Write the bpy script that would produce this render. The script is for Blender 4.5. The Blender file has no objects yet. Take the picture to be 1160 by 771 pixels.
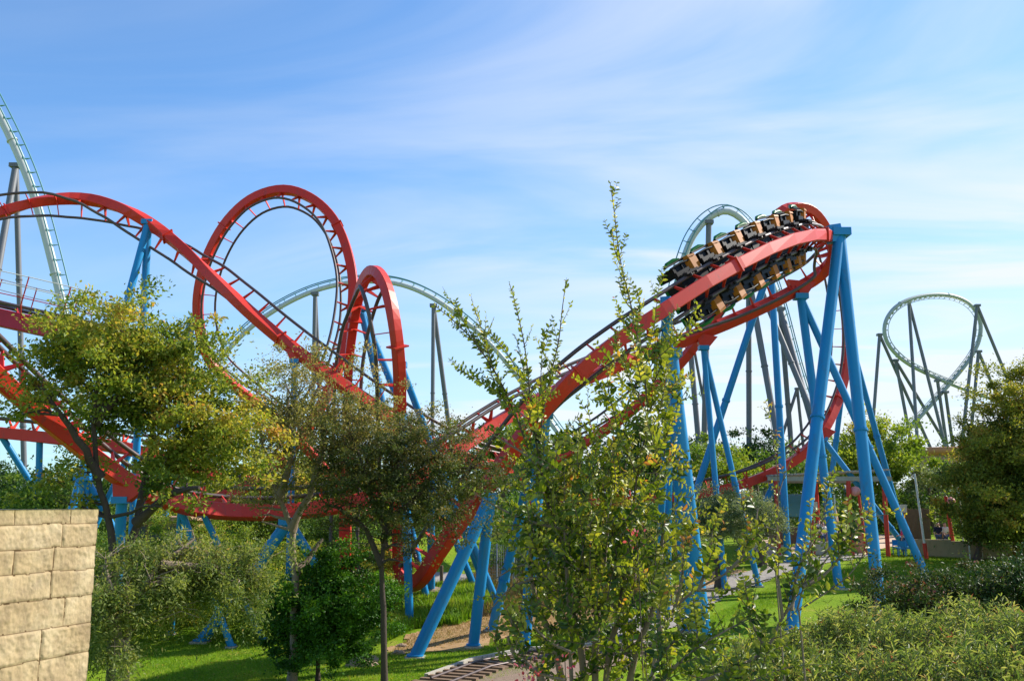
import bpy, math, random
import numpy as np
from mathutils import Vector, Matrix
R = math.radians
random.seed(7); rng = np.random.default_rng(7)
scene = bpy.context.scene
COL = scene.collection

# ------------------------------------------------------------------ camera
F = 1100.0; HOR = 570.0; CU, CV = 580.0, 385.5
PITCH = math.atan((HOR - CV) / F)
EYE = Vector((0, 0, 5.5))
cam_d = bpy.data.cameras.new('camera'); cam = bpy.data.objects.new('camera', cam_d); COL.objects.link(cam)
cam.location = EYE; cam.rotation_euler = (R(90) + PITCH, 0, 0)
cam_d.sensor_width = 36; cam_d.lens = 36 * F / 1160; cam_d.clip_end = 6000; cam_d.clip_start = .1
scene.camera = cam
cp, sp = math.cos(PITCH), math.sin(PITCH)

def ray(u, v):
    a, b = u - CU, CV - v
    y = F * cp - b * sp; z = F * sp + b * cp
    return Vector((a / y, 1.0, z / y))
def at(u, v, d):
    r = ray(u, v); return EYE + r * d
def sst(a, b, t):
    t = min(1, max(0, (t - a) / (b - a))); return t * t * (3 - 2 * t)
def tz(x, y):
    z = 2.5 * (1 - sst(13.5, 27, y))
    z += max(0.0, min(y, 68) - 38) * .108
    z += max(0.0, min(y, 300) - 68) * .004
    z += .10 * math.sin(x * .23 + 1) * math.sin(y * .19) * sst(28, 40, y)
    return z
def gp(u, v):
    r = ray(u, v); d = 26.0
    for _ in range(900):
        p = EYE + r * d
        if p.z <= tz(p.x, p.y): break
        d += .1
    p = EYE + r * d; return Vector((p.x, p.y, tz(p.x, p.y)))
def ground(x, y, dz=0): return Vector((x, y, tz(x, y) + dz))

# ------------------------------------------------------------------ materials
def newmat(name):
    m = bpy.data.materials.new(name); m.use_nodes = True
    nt = m.node_tree; return m, nt, nt.nodes['Principled BSDF']
def paint(name, col, rough=.4, var=.12, scale=3.0, metal=0, grime=(.05, .04, .035), grime_amt=.25, bump=0.0, streak=True):
    m, nt, b = newmat(name)
    tc = nt.nodes.new('ShaderNodeTexCoord')
    mp = nt.nodes.new('ShaderNodeMapping'); nt.links.new(tc.outputs['Object'], mp.inputs[0])
    mp.inputs['Scale'].default_value = (1, 1, .35 if streak else 1)
    n = nt.nodes.new('ShaderNodeTexNoise'); n.inputs['Scale'].default_value = scale; n.inputs['Detail'].default_value = 8; n.inputs['Roughness'].default_value = .65
    nt.links.new(mp.outputs[0], n.inputs['Vector'])
    hv = nt.nodes.new('ShaderNodeMixRGB'); hv.blend_type = 'MIX'
    hv.inputs[1].default_value = (*[c * (1 - var) for c in col], 1); hv.inputs[2].default_value = (*[min(1, c * (1 + var)) for c in col], 1)
    nt.links.new(n.outputs[0], hv.inputs[0])
    n2 = nt.nodes.new('ShaderNodeTexNoise'); n2.inputs['Scale'].default_value = scale * 2.3; n2.inputs['Detail'].default_value = 10; n2.inputs['Roughness'].default_value = .7
    nt.links.new(mp.outputs[0], n2.inputs['Vector'])
    rp = nt.nodes.new('ShaderNodeValToRGB'); rp.color_ramp.elements[0].position = .55; rp.color_ramp.elements[1].position = .75
    rp.color_ramp.elements[0].color = (0, 0, 0, 1); rp.color_ramp.elements[1].color = (grime_amt,) * 3 + (1,)
    nt.links.new(n2.outputs[0], rp.inputs[0])
    mx = nt.nodes.new('ShaderNodeMixRGB'); mx.inputs[2].default_value = (*grime, 1)
    nt.links.new(rp.outputs[0], mx.inputs[0]); nt.links.new(hv.outputs[0], mx.inputs[1]); nt.links.new(mx.outputs[0], b.inputs['Base Color'])
    b.inputs['Roughness'].default_value = rough; b.inputs['Metallic'].default_value = metal; b.inputs['Specular IOR Level'].default_value = .3
    if bump:
        bp = nt.nodes.new('ShaderNodeBump'); bp.inputs['Strength'].default_value = bump; bp.inputs['Distance'].default_value = .03
        nt.links.new(n2.outputs[0], bp.inputs['Height']); nt.links.new(bp.outputs[0], b.inputs['Normal'])
    return m
def leafmat(name, stops, transl=.42, rough=.55, tboost=(1.5, 1.45, .75)):
    m, nt, b = newmat(name)
    a = nt.nodes.new('ShaderNodeAttribute'); a.attribute_name = 'rnd'
    rp = nt.nodes.new('ShaderNodeValToRGB'); cr = rp.color_ramp
    while len(cr.elements) < len(stops): cr.elements.new(.5)
    for e, (p, c) in zip(cr.elements, stops): e.position = p; e.color = (*c, 1)
    nt.links.new(a.outputs['Fac'], rp.inputs[0]); nt.links.new(rp.outputs[0], b.inputs['Base Color'])
    b.inputs['Roughness'].default_value = rough; b.inputs['Specular IOR Level'].default_value = .22
    tr = nt.nodes.new('ShaderNodeBsdfTranslucent')
    mu = nt.nodes.new('ShaderNodeMixRGB'); mu.blend_type = 'MULTIPLY'; mu.inputs[0].default_value = 1; mu.inputs[2].default_value = (*tboost, 1)
    nt.links.new(rp.outputs[0], mu.inputs[1]); nt.links.new(mu.outputs[0], tr.inputs['Color'])
    ms = nt.nodes.new('ShaderNodeMixShader'); ms.inputs[0].default_value = transl
    nt.links.new(b.outputs[0], ms.inputs[1]); nt.links.new(tr.outputs[0], ms.inputs[2])
    nt.links.new(ms.outputs[0], nt.nodes['Material Output'].inputs[0])
    return m
M = {}
M['red'] = paint('red_paint', (.60, .036, .020), .42, .10, 1.3, grime=(.24, .06, .05), grime_amt=.8)
M['maroon'] = paint('maroon_paint', (.42, .02, .05), .4)
M['rail'] = paint('rail_steel', (.10, .075, .07), .45, .25, 2, metal=.3, grime=(.2, .12, .08))
M['blue'] = paint('blue_paint', (.014, .225, .50), .38, .14, 1.1, grime=(.06, .15, .25), grime_amt=.85)
M['grey'] = paint('grey_paint', (.15, .155, .17), .5, .12, 1)
M['white'] = paint('white_paint', (.50, .53, .50), .45, .08, 1, grime=(.4, .4, .36))
M['palegrey'] = paint('pale_grey_paint', (.36, .40, .36), .45, .08, 1)
M['teal'] = paint('teal_paint', (.10, .27, .28), .45)
M['darkteal'] = paint('dark_teal_paint', (.07, .17, .18), .45)
M['yellow'] = paint('train_yellow', (.40, .125, .002), .6, .15, 4, grime=(.1, .06, .03), grime_amt=.6)
M['green'] = paint('train_green', (.008, .12, .02), .35)
M['black'] = paint('black_plastic', (.010, .010, .011), .45)
M['rubber'] = paint('wheel_rubber', (.022, .02, .022), .6)
for q in ('black', 'rubber', 'green'): M[q].node_tree.nodes['Principled BSDF'].inputs['Specular IOR Level'].default_value = .12
M['bark'] = paint('bark', (.13, .095, .07), .9, .3, 9, bump=.8)
M['barkdark'] = paint('dark_bark', (.07, .05, .04), .9, .3, 9, bump=.8)
M['barkpale'] = paint('pale_bark', (.24, .18, .13), .85, .3, 9, bump=.6)
M['concrete'] = paint('concrete', (.42, .38, .31), .85, .15, 2, grime=(.15, .13, .1), grime_amt=.6, bump=.3, streak=False)
M['tanwall'] = paint('tan_render', (.40, .30, .17), .9, .2, 1.5, grime=(.12, .1, .06), grime_amt=.7, bump=.3)
M['stucco'] = paint('yellow_stucco', (.55, .36, .12), .9, .15, 1.5, bump=.2)
M['orange'] = paint('orange_stucco', (.55, .25, .12), .9, .15, 1.5, bump=.2)
M['adobe'] = paint('adobe', (.45, .27, .17), .9, .2, 1.5, bump=.4)
M['thatch'] = paint('weathered_slats', (.36, .33, .28), .9, .25, 6)
M['postred'] = paint('post_red', (.55, .05, .03), .5)
M['pink'] = paint('pink_paint', (.75, .3, .28), .5)
M['polewhite'] = paint('pole_white', (.7, .68, .62), .5)
M['wood'] = paint('wood', (.2, .13, .08), .8, .25, 8)
M['glass'] = paint('window_dark', (.04, .05, .06), .15)
M['galv'] = paint('galvanised', (.35, .37, .37), .5, metal=.4)
M['skin'] = paint('skin', (.55, .33, .24), .6, .03)
M['hair'] = paint('hair', (.03, .02, .015), .6)
M['shirtw'] = paint('white_cloth', (.75, .75, .76), .9, .04)
M['shirtp'] = paint('pink_cloth', (.62, .05, .16), .9, .04)
M['shirtn'] = paint('navy_cloth', (.02, .025, .06), .9, .04)
M['jean'] = paint('denim', (.08, .13, .24), .9, .08)
M['rock'] = paint('rock', (.30, .21, .14), .9, .3, 3, bump=.9, streak=False)
M['soil'] = paint('bare_soil', (.36, .22, .10), .95, .35, 1.6, grime=(.16, .15, .04), grime_amt=.8, bump=.6, streak=False)
M['gravel'] = paint('gravel', (.30, .27, .24), .95, .45, 7, bump=1.0, streak=False)
M['pave'] = paint('pale_paving', (.55, .40, .28), .9, .1, 1, streak=False)
M['ballast'] = paint('ballast', (.24, .17, .12), .95, .5, 12, bump=1.0, streak=False)

L = {}
G1, G2 = (.035, .075, .012), (.10, .155, .022)
L['olive'] = leafmat('olive_leaves', [(0, (.06, .11, .02)), (.3, (.15, .21, .03)), (.6, (.30, .31, .045)), (.88, (.42, .33, .06)), (1, (.45, .24, .07))], .45, .5, (1.6, 1.55, .8))
L['brown'] = leafmat('brown_leaves', [(0, (.09, .11, .035)), (.45, (.21, .205, .06)), (.8, (.33, .28, .10)), (1, (.38, .27, .11))], .42)
L['darkbrown'] = leafmat('dark_leaves', [(0, (.03, .05, .015)), (.5, (.085, .105, .028)), (.8, (.16, .14, .045)), (1, (.24, .17, .06))], .32)
L['deep'] = leafmat('deep_green_leaves', [(0, (0.022, 0.072, 0.009)), (.6, (0.051, 0.145, 0.012)), (1, (0.131, 0.261, 0.017))], .3)
L['greygreen'] = leafmat('grey_green_leaves', [(0, (0.087, 0.116, 0.058)), (.6, (0.160, 0.203, 0.102)), (1, (0.290, 0.319, 0.174))], .3)
L['weep'] = leafmat('weeping_leaves', [(0, (.07, .12, .03)), (.5, (.18, .22, .055)), (.85, (.30, .31, .10)), (1, (.33, .24, .11))], .45)
L['lime'] = leafmat('lime_leaves', [(0, (0.087, 0.160, 0.014)), (.5, (0.203, 0.275, 0.029)), (.85, (0.377, 0.392, 0.043)), (1, (0.522, 0.392, 0.043))], .4)
L['dark'] = leafmat('evergreen_leaves', [(0, (0.017, 0.043, 0.014)), (.6, (0.043, 0.094, 0.022)), (1, (0.087, 0.145, 0.036))], .2)
L['mid'] = leafmat('green_leaves', [(0, (0.043, 0.094, 0.014)), (.6, (0.094, 0.174, 0.026)), (1, (0.189, 0.246, 0.043))], .35)
L['russet'] = leafmat('russet_leaves', [(0, (.06, .09, .018)), (.4, (.17, .20, .03)), (.7, (.32, .30, .045)), (.9, (.44, .28, .055)), (1, (.45, .19, .045))], .45)
L['myrtle'] = leafmat('myrtle_leaves', [(0, (.02, .055, .006)), (.25, (.06, .11, .012)), (.5, (.16, .21, .02)), (.75, (.32, .33, .035)), (.93, (.52, .46, .08)), (1, (.5, .2, .05))], .40, .40, (1.5, 1.4, .55))
L['myrtle'].node_tree.nodes['Principled BSDF'].inputs['Specular IOR Level'].default_value = .4
L['oleander'] = leafmat('oleander_leaves', [(0, (.045, .08, .02)), (.3, (.12, .18, .04)), (.6, (.24, .29, .07)), (.84, (.38, .38, .13)), (.95, (.38, .26, .13)), (1, (.3, .10, .06))], .38, .42)
L['oleander'].node_tree.nodes['Principled BSDF'].inputs['Specular IOR Level'].default_value = .4
L['redtip'] = leafmat('red_tipped_leaves', [(0, (.02, .04, .01)), (.6, (.06, .10, .025)), (.88, (.13, .10, .04)), (1, (.28, .07, .07))], .25)
L['grass'] = leafmat('grass_blades', [(0, (.09, .19, .01)), (.6, (.18, .32, .015)), (1, (.34, .38, .05))], .4)
L['dry'] = leafmat('dry_grass', [(0, (.2, .13, .05)), (.6, (.32, .22, .08)), (1, (.18, .18, .04))], .3)
L['flower'] = leafmat('pink_petals', [(0, (.6, .05, .1)), (1, (.7, .2, .25))], .3)

# ------------------------------------------------------------------ object helpers
def tag(o, label=None, cat=None, group=None, kind=None):
    if label: o['label'] = label
    if cat: o['category'] = cat
    if group: o['group'] = group
    if kind: o['kind'] = kind
    return o
def empty(name, loc, label, cat, group=None):
    o = bpy.data.objects.new(name, None); COL.objects.link(o); o.location = loc; o.empty_display_size = .2
    return tag(o, label, cat, group)
class MB:
    """collects faces in world coordinates; build() links one mesh"""
    def __init__(s): s.v = []; s.f = []; s.smooth = []
    def add(s, vs, fs, smooth=False):
        n = len(s.v); s.v += [tuple(p) for p in vs]; s.f += [tuple(i + n for i in f) for f in fs]; s.smooth += [smooth] * len(fs)
    def box(s, c, ax, ay, az, hx, hy, hz):
        vs = [c + ax * hx * i + ay * hy * j + az * hz * k for k in (-1, 1) for j in (-1, 1) for i in (-1, 1)]
        s.add(vs, [(0, 2, 3, 1), (4, 5, 7, 6), (0, 1, 5, 4), (2, 6, 7, 3), (0, 4, 6, 2), (1, 3, 7, 5)])
    def abox(s, x0, x1, y0, y1, z0, z1):
        s.box(Vector(((x0 + x1) / 2, (y0 + y1) / 2, (z0 + z1) / 2)), Vector((1, 0, 0)), Vector((0, 1, 0)), Vector((0, 0, 1)), (x1 - x0) / 2, (y1 - y0) / 2, (z1 - z0) / 2)
    def tube(s, pts, rads, n=8, cap=True, ups=None):
        k = len(pts)
        if not hasattr(rads, '__len__'): rads = [rads] * k
        prev = None; vs = []
        for i in range(k):
            t = (pts[min(i + 1, k - 1)] - pts[max(i - 1, 0)])
            t = t.normalized() if t.length > 1e-9 else Vector((0, 0, 1))
            if prev is None:
                prev = Vector((0, 0, 1)).cross(t)
                if prev.length < .1: prev = Vector((1, 0, 0)).cross(t)
            a = (prev - t * prev.dot(t)).normalized(); b = t.cross(a); prev = a
            for j in range(n):
                an = 2 * math.pi * j / n; vs.append(pts[i] + (a * math.cos(an) + b * math.sin(an)) * rads[i])
        fs = [(i * n + j, i * n + (j + 1) % n, (i + 1) * n + (j + 1) % n, (i + 1) * n + j) for i in range(k - 1) for j in range(n)]
        s.add(vs, fs, True)
        if cap:
            s.add([vs[j] for j in range(n)], [tuple(range(n))[::-1]]); s.add([vs[(k - 1) * n + j] for j in range(n)], [tuple(range(n))])
    def cyl(s, a, b, r, n=20): s.tube([a, b], r, n)
def build(mb, name, mat, parent=None):
    """part under an Empty (or under a part that itself sits at its parent's origin)"""
    me = bpy.data.meshes.new(name)
    base = Vector((0, 0, 0)); q = parent
    while q is not None: base = base + q.location; q = q.parent
    me.from_pydata([(v[0] - base.x, v[1] - base.y, v[2] - base.z) for v in mb.v], [], mb.f)
    me.polygons.foreach_set('use_smooth', mb.smooth); me.materials.append(mat); me.update()
    o = bpy.data.objects.new(name, me); COL.objects.link(o)
    if parent is not None: o.parent = parent
    return o

# ------------------------------------------------------------------ leaves (numpy)
class LF:
    def __init__(s, shape='quad'):
        s.P = []; s.A = []; s.N = []; s.S = []; s.C = []; s.shape = shape
    def add(s, P, A, N, S, C):
        s.P.append(P); s.A.append(A); s.N.append(N); s.S.append(S); s.C.append(C)
    def build(s, name, mat, parent, width=.5):
        P = np.concatenate(s.P); A = np.concatenate(s.A); N = np.concatenate(s.N); S = np.concatenate(s.S)[:, None]; C = np.concatenate(s.C)
        A = A / (np.linalg.norm(A, axis=1)[:, None] + 1e-9)
        B = np.cross(N, A); B /= (np.linalg.norm(B, axis=1)[:, None] + 1e-9); N = np.cross(A, B)
        n = len(P); W = width
        if s.shape == 'quad':
            tmpl = [(0, 0, 0), (.5, .5 * W, .06), (1, 0, -.04), (.5, -.5 * W, .06)]; faces = [(0, 1, 2, 3)]
            tmpl = [(0, 0, 0), (.45, .5 * W, .07), (1, 0, -.05), (.45, -.5 * W, .07)]
        elif s.shape == 'blade':
            tmpl = [(0, -.5 * W, 0), (0, .5 * W, 0), (.6, .3 * W, .05), (.6, -.3 * W, .05), (1, 0, -.1)]; faces = None
        else:  # folded leaf, two halves
            tmpl = [(0, 0, 0), (.3, .42 * W, .08), (.68, .42 * W, .06), (1, 0, -.12), (.68, -.42 * W, .06), (.3, -.42 * W, .08), (.5, 0, -.02)]; faces = None
        k = len(tmpl)
        V = np.empty((n, k, 3))
        for i, (a, b, c) in enumerate(tmpl): V[:, i] = P + S * (a * A + b * B + c * N)
        base = np.zeros(3); q = parent
        while q is not None: base += np.array(q.location); q = q.parent
        V = (V.reshape(-1, 3) - base)
        if s.shape == 'quad': polys = [(0, 1, 2, 3)]
        elif s.shape == 'blade': polys = [(0, 3, 2, 1), (3, 4, 2)]
        else: polys = [(0, 6, 2, 1), (6, 3, 2), (0, 5, 4, 6), (6, 4, 3)]
        idx = np.arange(n)[:, None] * k
        loops = np.concatenate([np.concatenate([idx + j for j in p], axis=1) for p in polys], axis=1).reshape(-1)
        tot1 = [len(p) for p in polys]; tots = np.tile(tot1, n); starts = np.concatenate([[0], np.cumsum(tots)[:-1]])
        me = bpy.data.meshes.new(name)
        me.vertices.add(n * k); me.vertices.foreach_set('co', V.reshape(-1).astype(np.float32))
        me.loops.add(len(loops)); me.loops.foreach_set('vertex_index', loops.astype(np.int32))
        me.polygons.add(len(tots)); me.polygons.foreach_set('loop_start', starts.astype(np.int32))
        me.update(calc_edges=True)
        at_ = me.attributes.new('rnd', 'FLOAT', 'POINT')
        at_.data.foreach_set('value', np.repeat(np.clip(C, 0, 1), k).astype(np.float32))
        me.materials.append(mat)
        o = bpy.data.objects.new(name, me); COL.objects.link(o)
        if parent is not None: o.parent = parent
        return o
def rdir(n):
    v = rng.normal(size=(n, 3)); return v / np.linalg.norm(v, axis=1)[:, None]

def tree(name, label, base, trunks, blobs, leaf, mat, bark, nclump=90, nleaf=160, lsize=.09, crad=.35, cat='tree', group=None,
         trunk_r=.12, droop=0.0, width=.55, limbs=True, shellbias=.5, shape='quad', twig_frac=1.0, up=.3, crownname='crown', per=6, bough=1.35):
    """blobs: (centre Vector, radii Vector, weight); trunks: lists of Vectors"""
    root = empty(name, base, label, cat, group)
    w = np.array([b[2] for b in blobs]); w = w / w.sum()
    cl = []; cbs = []; cnt = []; nb = max(4, int(nclump / per))
    for _ in range(nb):
        b = blobs[rng.choice(len(blobs), p=w)]
        d = rdir(1)[0]; r = (rng.random() ** (1 / (2.2 + shellbias * 3))) * (1.0 if rng.random() > .12 else rng.uniform(1.05, 1.3))
        c = np.array(b[0]) + d * r * np.array(b[1]); cb0 = rng.normal(.45, .13); k = max(2, int(rng.uniform(.3, 1.7) * per)); br = crad * rng.uniform(.7, 1.5) * bough
        for q in range(k):
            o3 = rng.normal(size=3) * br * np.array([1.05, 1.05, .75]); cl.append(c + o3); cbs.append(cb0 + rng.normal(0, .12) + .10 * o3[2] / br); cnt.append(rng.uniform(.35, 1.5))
        if rng.random() < .5:   # a sprig that sticks out
            o3 = (d + rng.normal(size=3) * .5 + np.array([0, 0, .25])); o3 /= np.linalg.norm(o3)
            for q in range(3): cl.append(c + o3 * crad * (1.2 + .7 * q)); cbs.append(cb0 + .1); cnt.append(.28 - .07 * q)
    cl = np.array(cl)
    lf = LF(shape)
    for c, cb0, cm in zip(cl, cbs, cnt):
        n = max(4, int(nleaf * cm)); s = crad * rng.uniform(.45, 1.15)
        off = rng.normal(size=(n, 3)) * s * np.array([1, 1, .6]) * .55 * (1 + .8 * (rng.random((n, 1)) < .12))
        if droop: off[:, 2] -= np.abs(rng.normal(size=n)) * droop * rng.uniform(.3, 2.2)
        P = c + off
        A = rdir(n) + off / (np.linalg.norm(off, axis=1)[:, None] + .01) * .7; A[:, 2] += up - droop
        N = rdir(n); N[:, 2] += .8
        cc = cb0 + rng.normal(0, .15, n)
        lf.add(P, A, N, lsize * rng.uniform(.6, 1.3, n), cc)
    mb = MB(); tr_nodes = []
    for tk in trunks:
        pts = []
        for i in range(len(tk) - 1):
            for t in (0, .33, .66): pts.append(tk[i].lerp(tk[i + 1], t) + Vector(rng.normal(0, trunk_r * .16, 3)))
        pts.append(tk[-1]); k = len(pts)
        rr = [trunk_r * (1 - .75 * i / k) * (1.35 if i == 0 else 1) for i in range(k)]
        mb.tube(pts, rr, 10)
        tr_nodes += [(p, rr[i]) for i, p in enumerate(pts) if i > k * .35]
    if limbs:
        nodes = list(tr_nodes)
        order = sorted(range(len(cl)), key=lambda i: min((Vector(cl[i]) - p).length for p, _ in tr_nodes))
        order = order[:int(len(order) * twig_frac)]
        for i in order:
            c = Vector(cl[i])
            p, r = min(nodes, key=lambda q: (c - q[0]).length + (1.5 if q[0].z > c.z else 0) + .6 * (q[1] < .012))
            r0 = min(r * .62, .06); m1 = p.lerp(c, .35) + Vector(rng.normal(0, .07, 3)) + Vector((0, 0, .06 * (c - p).length)); m2 = p.lerp(c, .7) + Vector(rng.normal(0, .06, 3)) + Vector((0, 0, .05 * (c - p).length))
            rs = [r0, r0 * .8, r0 * .6, max(.006, r0 * .35)]
            mb.tube([p, m1, m2, c], rs, 5, False)
            nodes += [(m1, rs[1]), (m2, rs[2]), (c, rs[3])]
    build(mb, 'trunk' if cat == 'tree' else 'stem', bark, root)
    lf.build(crownname, mat, root, width)
    return root
def blob(u, v, d, ru, rv, rd=None, w=None):
    c = at(u, v, d); k = d / F
    rx = ru * k; rz = rv * k; ry = (rd if rd else rx)
    return (c, Vector((rx, ry, rz)), w if w else rx * rz)

# ------------------------------------------------------------------ coaster track
def crom(P, n=16):
    out = []
    k = len(P)
    for i in range(k - 1):
        p0 = P[i - 1] if i > 0 else P[i] * 2 - P[i + 1]
        p3 = P[i + 2] if i + 2 < k else P[i + 1] * 2 - P[i]
        p1, p2 = P[i], P[i + 1]
        d = [max(1e-4, (a - b).length ** .5) for a, b in ((p1, p0), (p2, p1), (p3, p2))]
        t0 = 0; t1 = d[0]; t2 = t1 + d[1]; t3 = t2 + d[2]
        for j in range(n):
            t = t1 + (t2 - t1) * j / n
            A1 = p0 * ((t1 - t) / (t1 - t0)) + p1 * ((t - t0) / (t1 - t0))
            A2 = p1 * ((t2 - t) / (t2 - t1)) + p2 * ((t - t1) / (t2 - t1))
            A3 = p2 * ((t3 - t) / (t3 - t2)) + p3 * ((t - t2) / (t3 - t2))
            B1 = A1 * ((t2 - t) / (t2 - t0)) + A2 * ((t - t0) / (t2 - t0))
            B2 = A2 * ((t3 - t) / (t3 - t1)) + A3 * ((t - t1) / (t3 - t1))
            out.append(B1 * ((t2 - t) / (t2 - t1)) + B2 * ((t - t1) / (t2 - t1)))
    out.append(P[-1]); return out
class Path:
    def __init__(s, pts):
        P = [at(p[0], p[1], p[2]) for p in pts]; U = [Vector(p[3]).normalized() for p in pts]
        n = 16; s.p = crom(P, n); s.u = []
        for i in range(len(U) - 1):
            for j in range(n):
                t = j / n; t = t * t * (3 - 2 * t); s.u.append(U[i].lerp(U[i + 1], t))
        s.u.append(U[-1])
        for _ in range(14):
            s.u = [s.u[0]] + [(s.u[i - 1] + s.u[i] * 2 + s.u[i + 1]) / 4 for i in range(1, len(s.u) - 1)] + [s.u[-1]]
            s.p = [s.p[0]] + [s.p[i] * .6 + (s.p[i - 1] + s.p[i + 1]) * .2 for i in range(1, len(s.p) - 1)] + [s.p[-1]]
        s.l = [0]
        for a, b in zip(s.p, s.p[1:]): s.l.append(s.l[-1] + (b - a).length)
        s.len = s.l[-1]
    def fr(s, d):
        d = min(max(d, 0), s.len - 1e-5)
        i = int(np.searchsorted(s.l, d, side='right')) - 1; i = min(i, len(s.p) - 2)
        t = (d - s.l[i]) / max(1e-9, s.l[i + 1] - s.l[i])
        c = s.p[i].lerp(s.p[i + 1], t)
        a = s.p[max(i - 1, 0)]; b = s.p[min(i + 2, len(s.p) - 1)]
        T = (b - a).normalized(); U = s.u[i].lerp(s.u[i + 1], t); U = (U - T * U.dot(T)).normalized()
        return c, T, U, T.cross(U)
def track(name, label, pts, mat, railmat, w=.62, h=.62, gauge=1.2, drop=.78, rr=.085, facet=2.6, tie=1.25, round_=False, group=None, tiemat=None, taper=None, flange=9.0, zone=None, slim=None):
    pa = Path(pts); base = pa.p[0]
    root = empty(name, (base.x, base.y, tz(base.x, base.y)), label, 'roller coaster', group)
    SS = [0.0]
    while SS[-1] < pa.len:
        q = SS[-1]; SS.append(q + (2.3 if zone and zone(pa.fr(q)[0]) else facet))
    SS[-1] = pa.len; n = len(SS) - 1; mb = MB(); rings = []
    for i in range(n + 1):
        c, T, U, S = pa.fr(SS[i])
        if round_:
            rings.append([c + (U * math.cos(a) + S * math.sin(a)) * h / 2 for a in [2 * math.pi * k / 14 for k in range(14)]])
        else:
            kf = slim(c) if slim else 1.0
            x, y, q = w / 2 * kf, h / 2 * kf, .03
            rings.append([c + S * a + U * b for a, b in ((-x + q, -y), (x - q, -y), (x, -y + q), (x, y - q), (x - q, y), (-x + q, y), (-x, y - q), (-x, -y + q))])
    m = len(rings[0]); vs = [v for r in rings for v in r]
    if round_: mb.add(vs, [(i * m + j, i * m + (j + 1) % m, (i + 1) * m + (j + 1) % m, (i + 1) * m + j) for i in range(n) for j in range(m)], True)
    else:
        for i in range(n): mb.add(rings[i] + rings[i + 1], [(j, (j + 1) % m, m + (j + 1) % m, m + j) for j in range(m)])
    mb.add(rings[0], [tuple(range(m))]); mb.add(rings[-1], [tuple(range(m))[::-1]])
    s_ = flange * .5
    while s_ < pa.len:
        c, T, U, S = pa.fr(s_)
        if round_: mb.cyl(c - T * .06, c + T * .06, h / 2 + .1, 16)
        else: mb.box(c, S, U, T, w / 2 + .07, h / 2 + .06, .035)
        s_ += flange
    build(mb, 'spine', mat, root)
    nr = max(8, int(pa.len / .45))
    for sd in (-1, 1):
        rb = MB(); P = []
        for i in range(nr + 1):
            c, T, U, S = pa.fr(pa.len * i / nr); P.append(c + U * drop + S * sd * gauge / 2)
        rb.tube(P, rr, 8); build(rb, 'rail', railmat, root)
    k = int(pa.len / tie); ties = [(.5 + i) * tie for i in range(k)]
    def tie_mb(b, s0):
        c, T, U, S = pa.fr(s0); t = .022
        g = gauge / 2; y0 = h / 2 - .02; y1 = drop
        for sd in (-1, 1):
            poly = [(0, y0), (sd * w * .36, y0), (sd * (g - .04), y1 - .07), (sd * g, y1 + .0), (sd * (g - .10), y1 - .0), (0, y0 + .10)]
            A = [c + S * a + U * bb + T * t for a, bb in poly]; B = [p - T * t * 2 for p in A]; q = len(poly)
            b.add(A + B, [tuple(range(q)), tuple(range(q, 2 * q))[::-1]] + [(i, (i + 1) % q, q + (i + 1) % q, q + i) for i in range(q)])
    order = sorted(ties, key=lambda s0: (pa.fr(s0)[0] - EYE).length)
    for s0 in order[:100]:
        b = MB(); tie_mb(b, s0); build(b, 'crosstie', tiemat or mat, root)
    if len(order) > 100:
        b = MB()
        for s0 in order[100:]: tie_mb(b, s0)
        o = build(b, 'crosstie', tiemat or mat, root); o['kind'] = 'stuff'
    return pa, root

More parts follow.
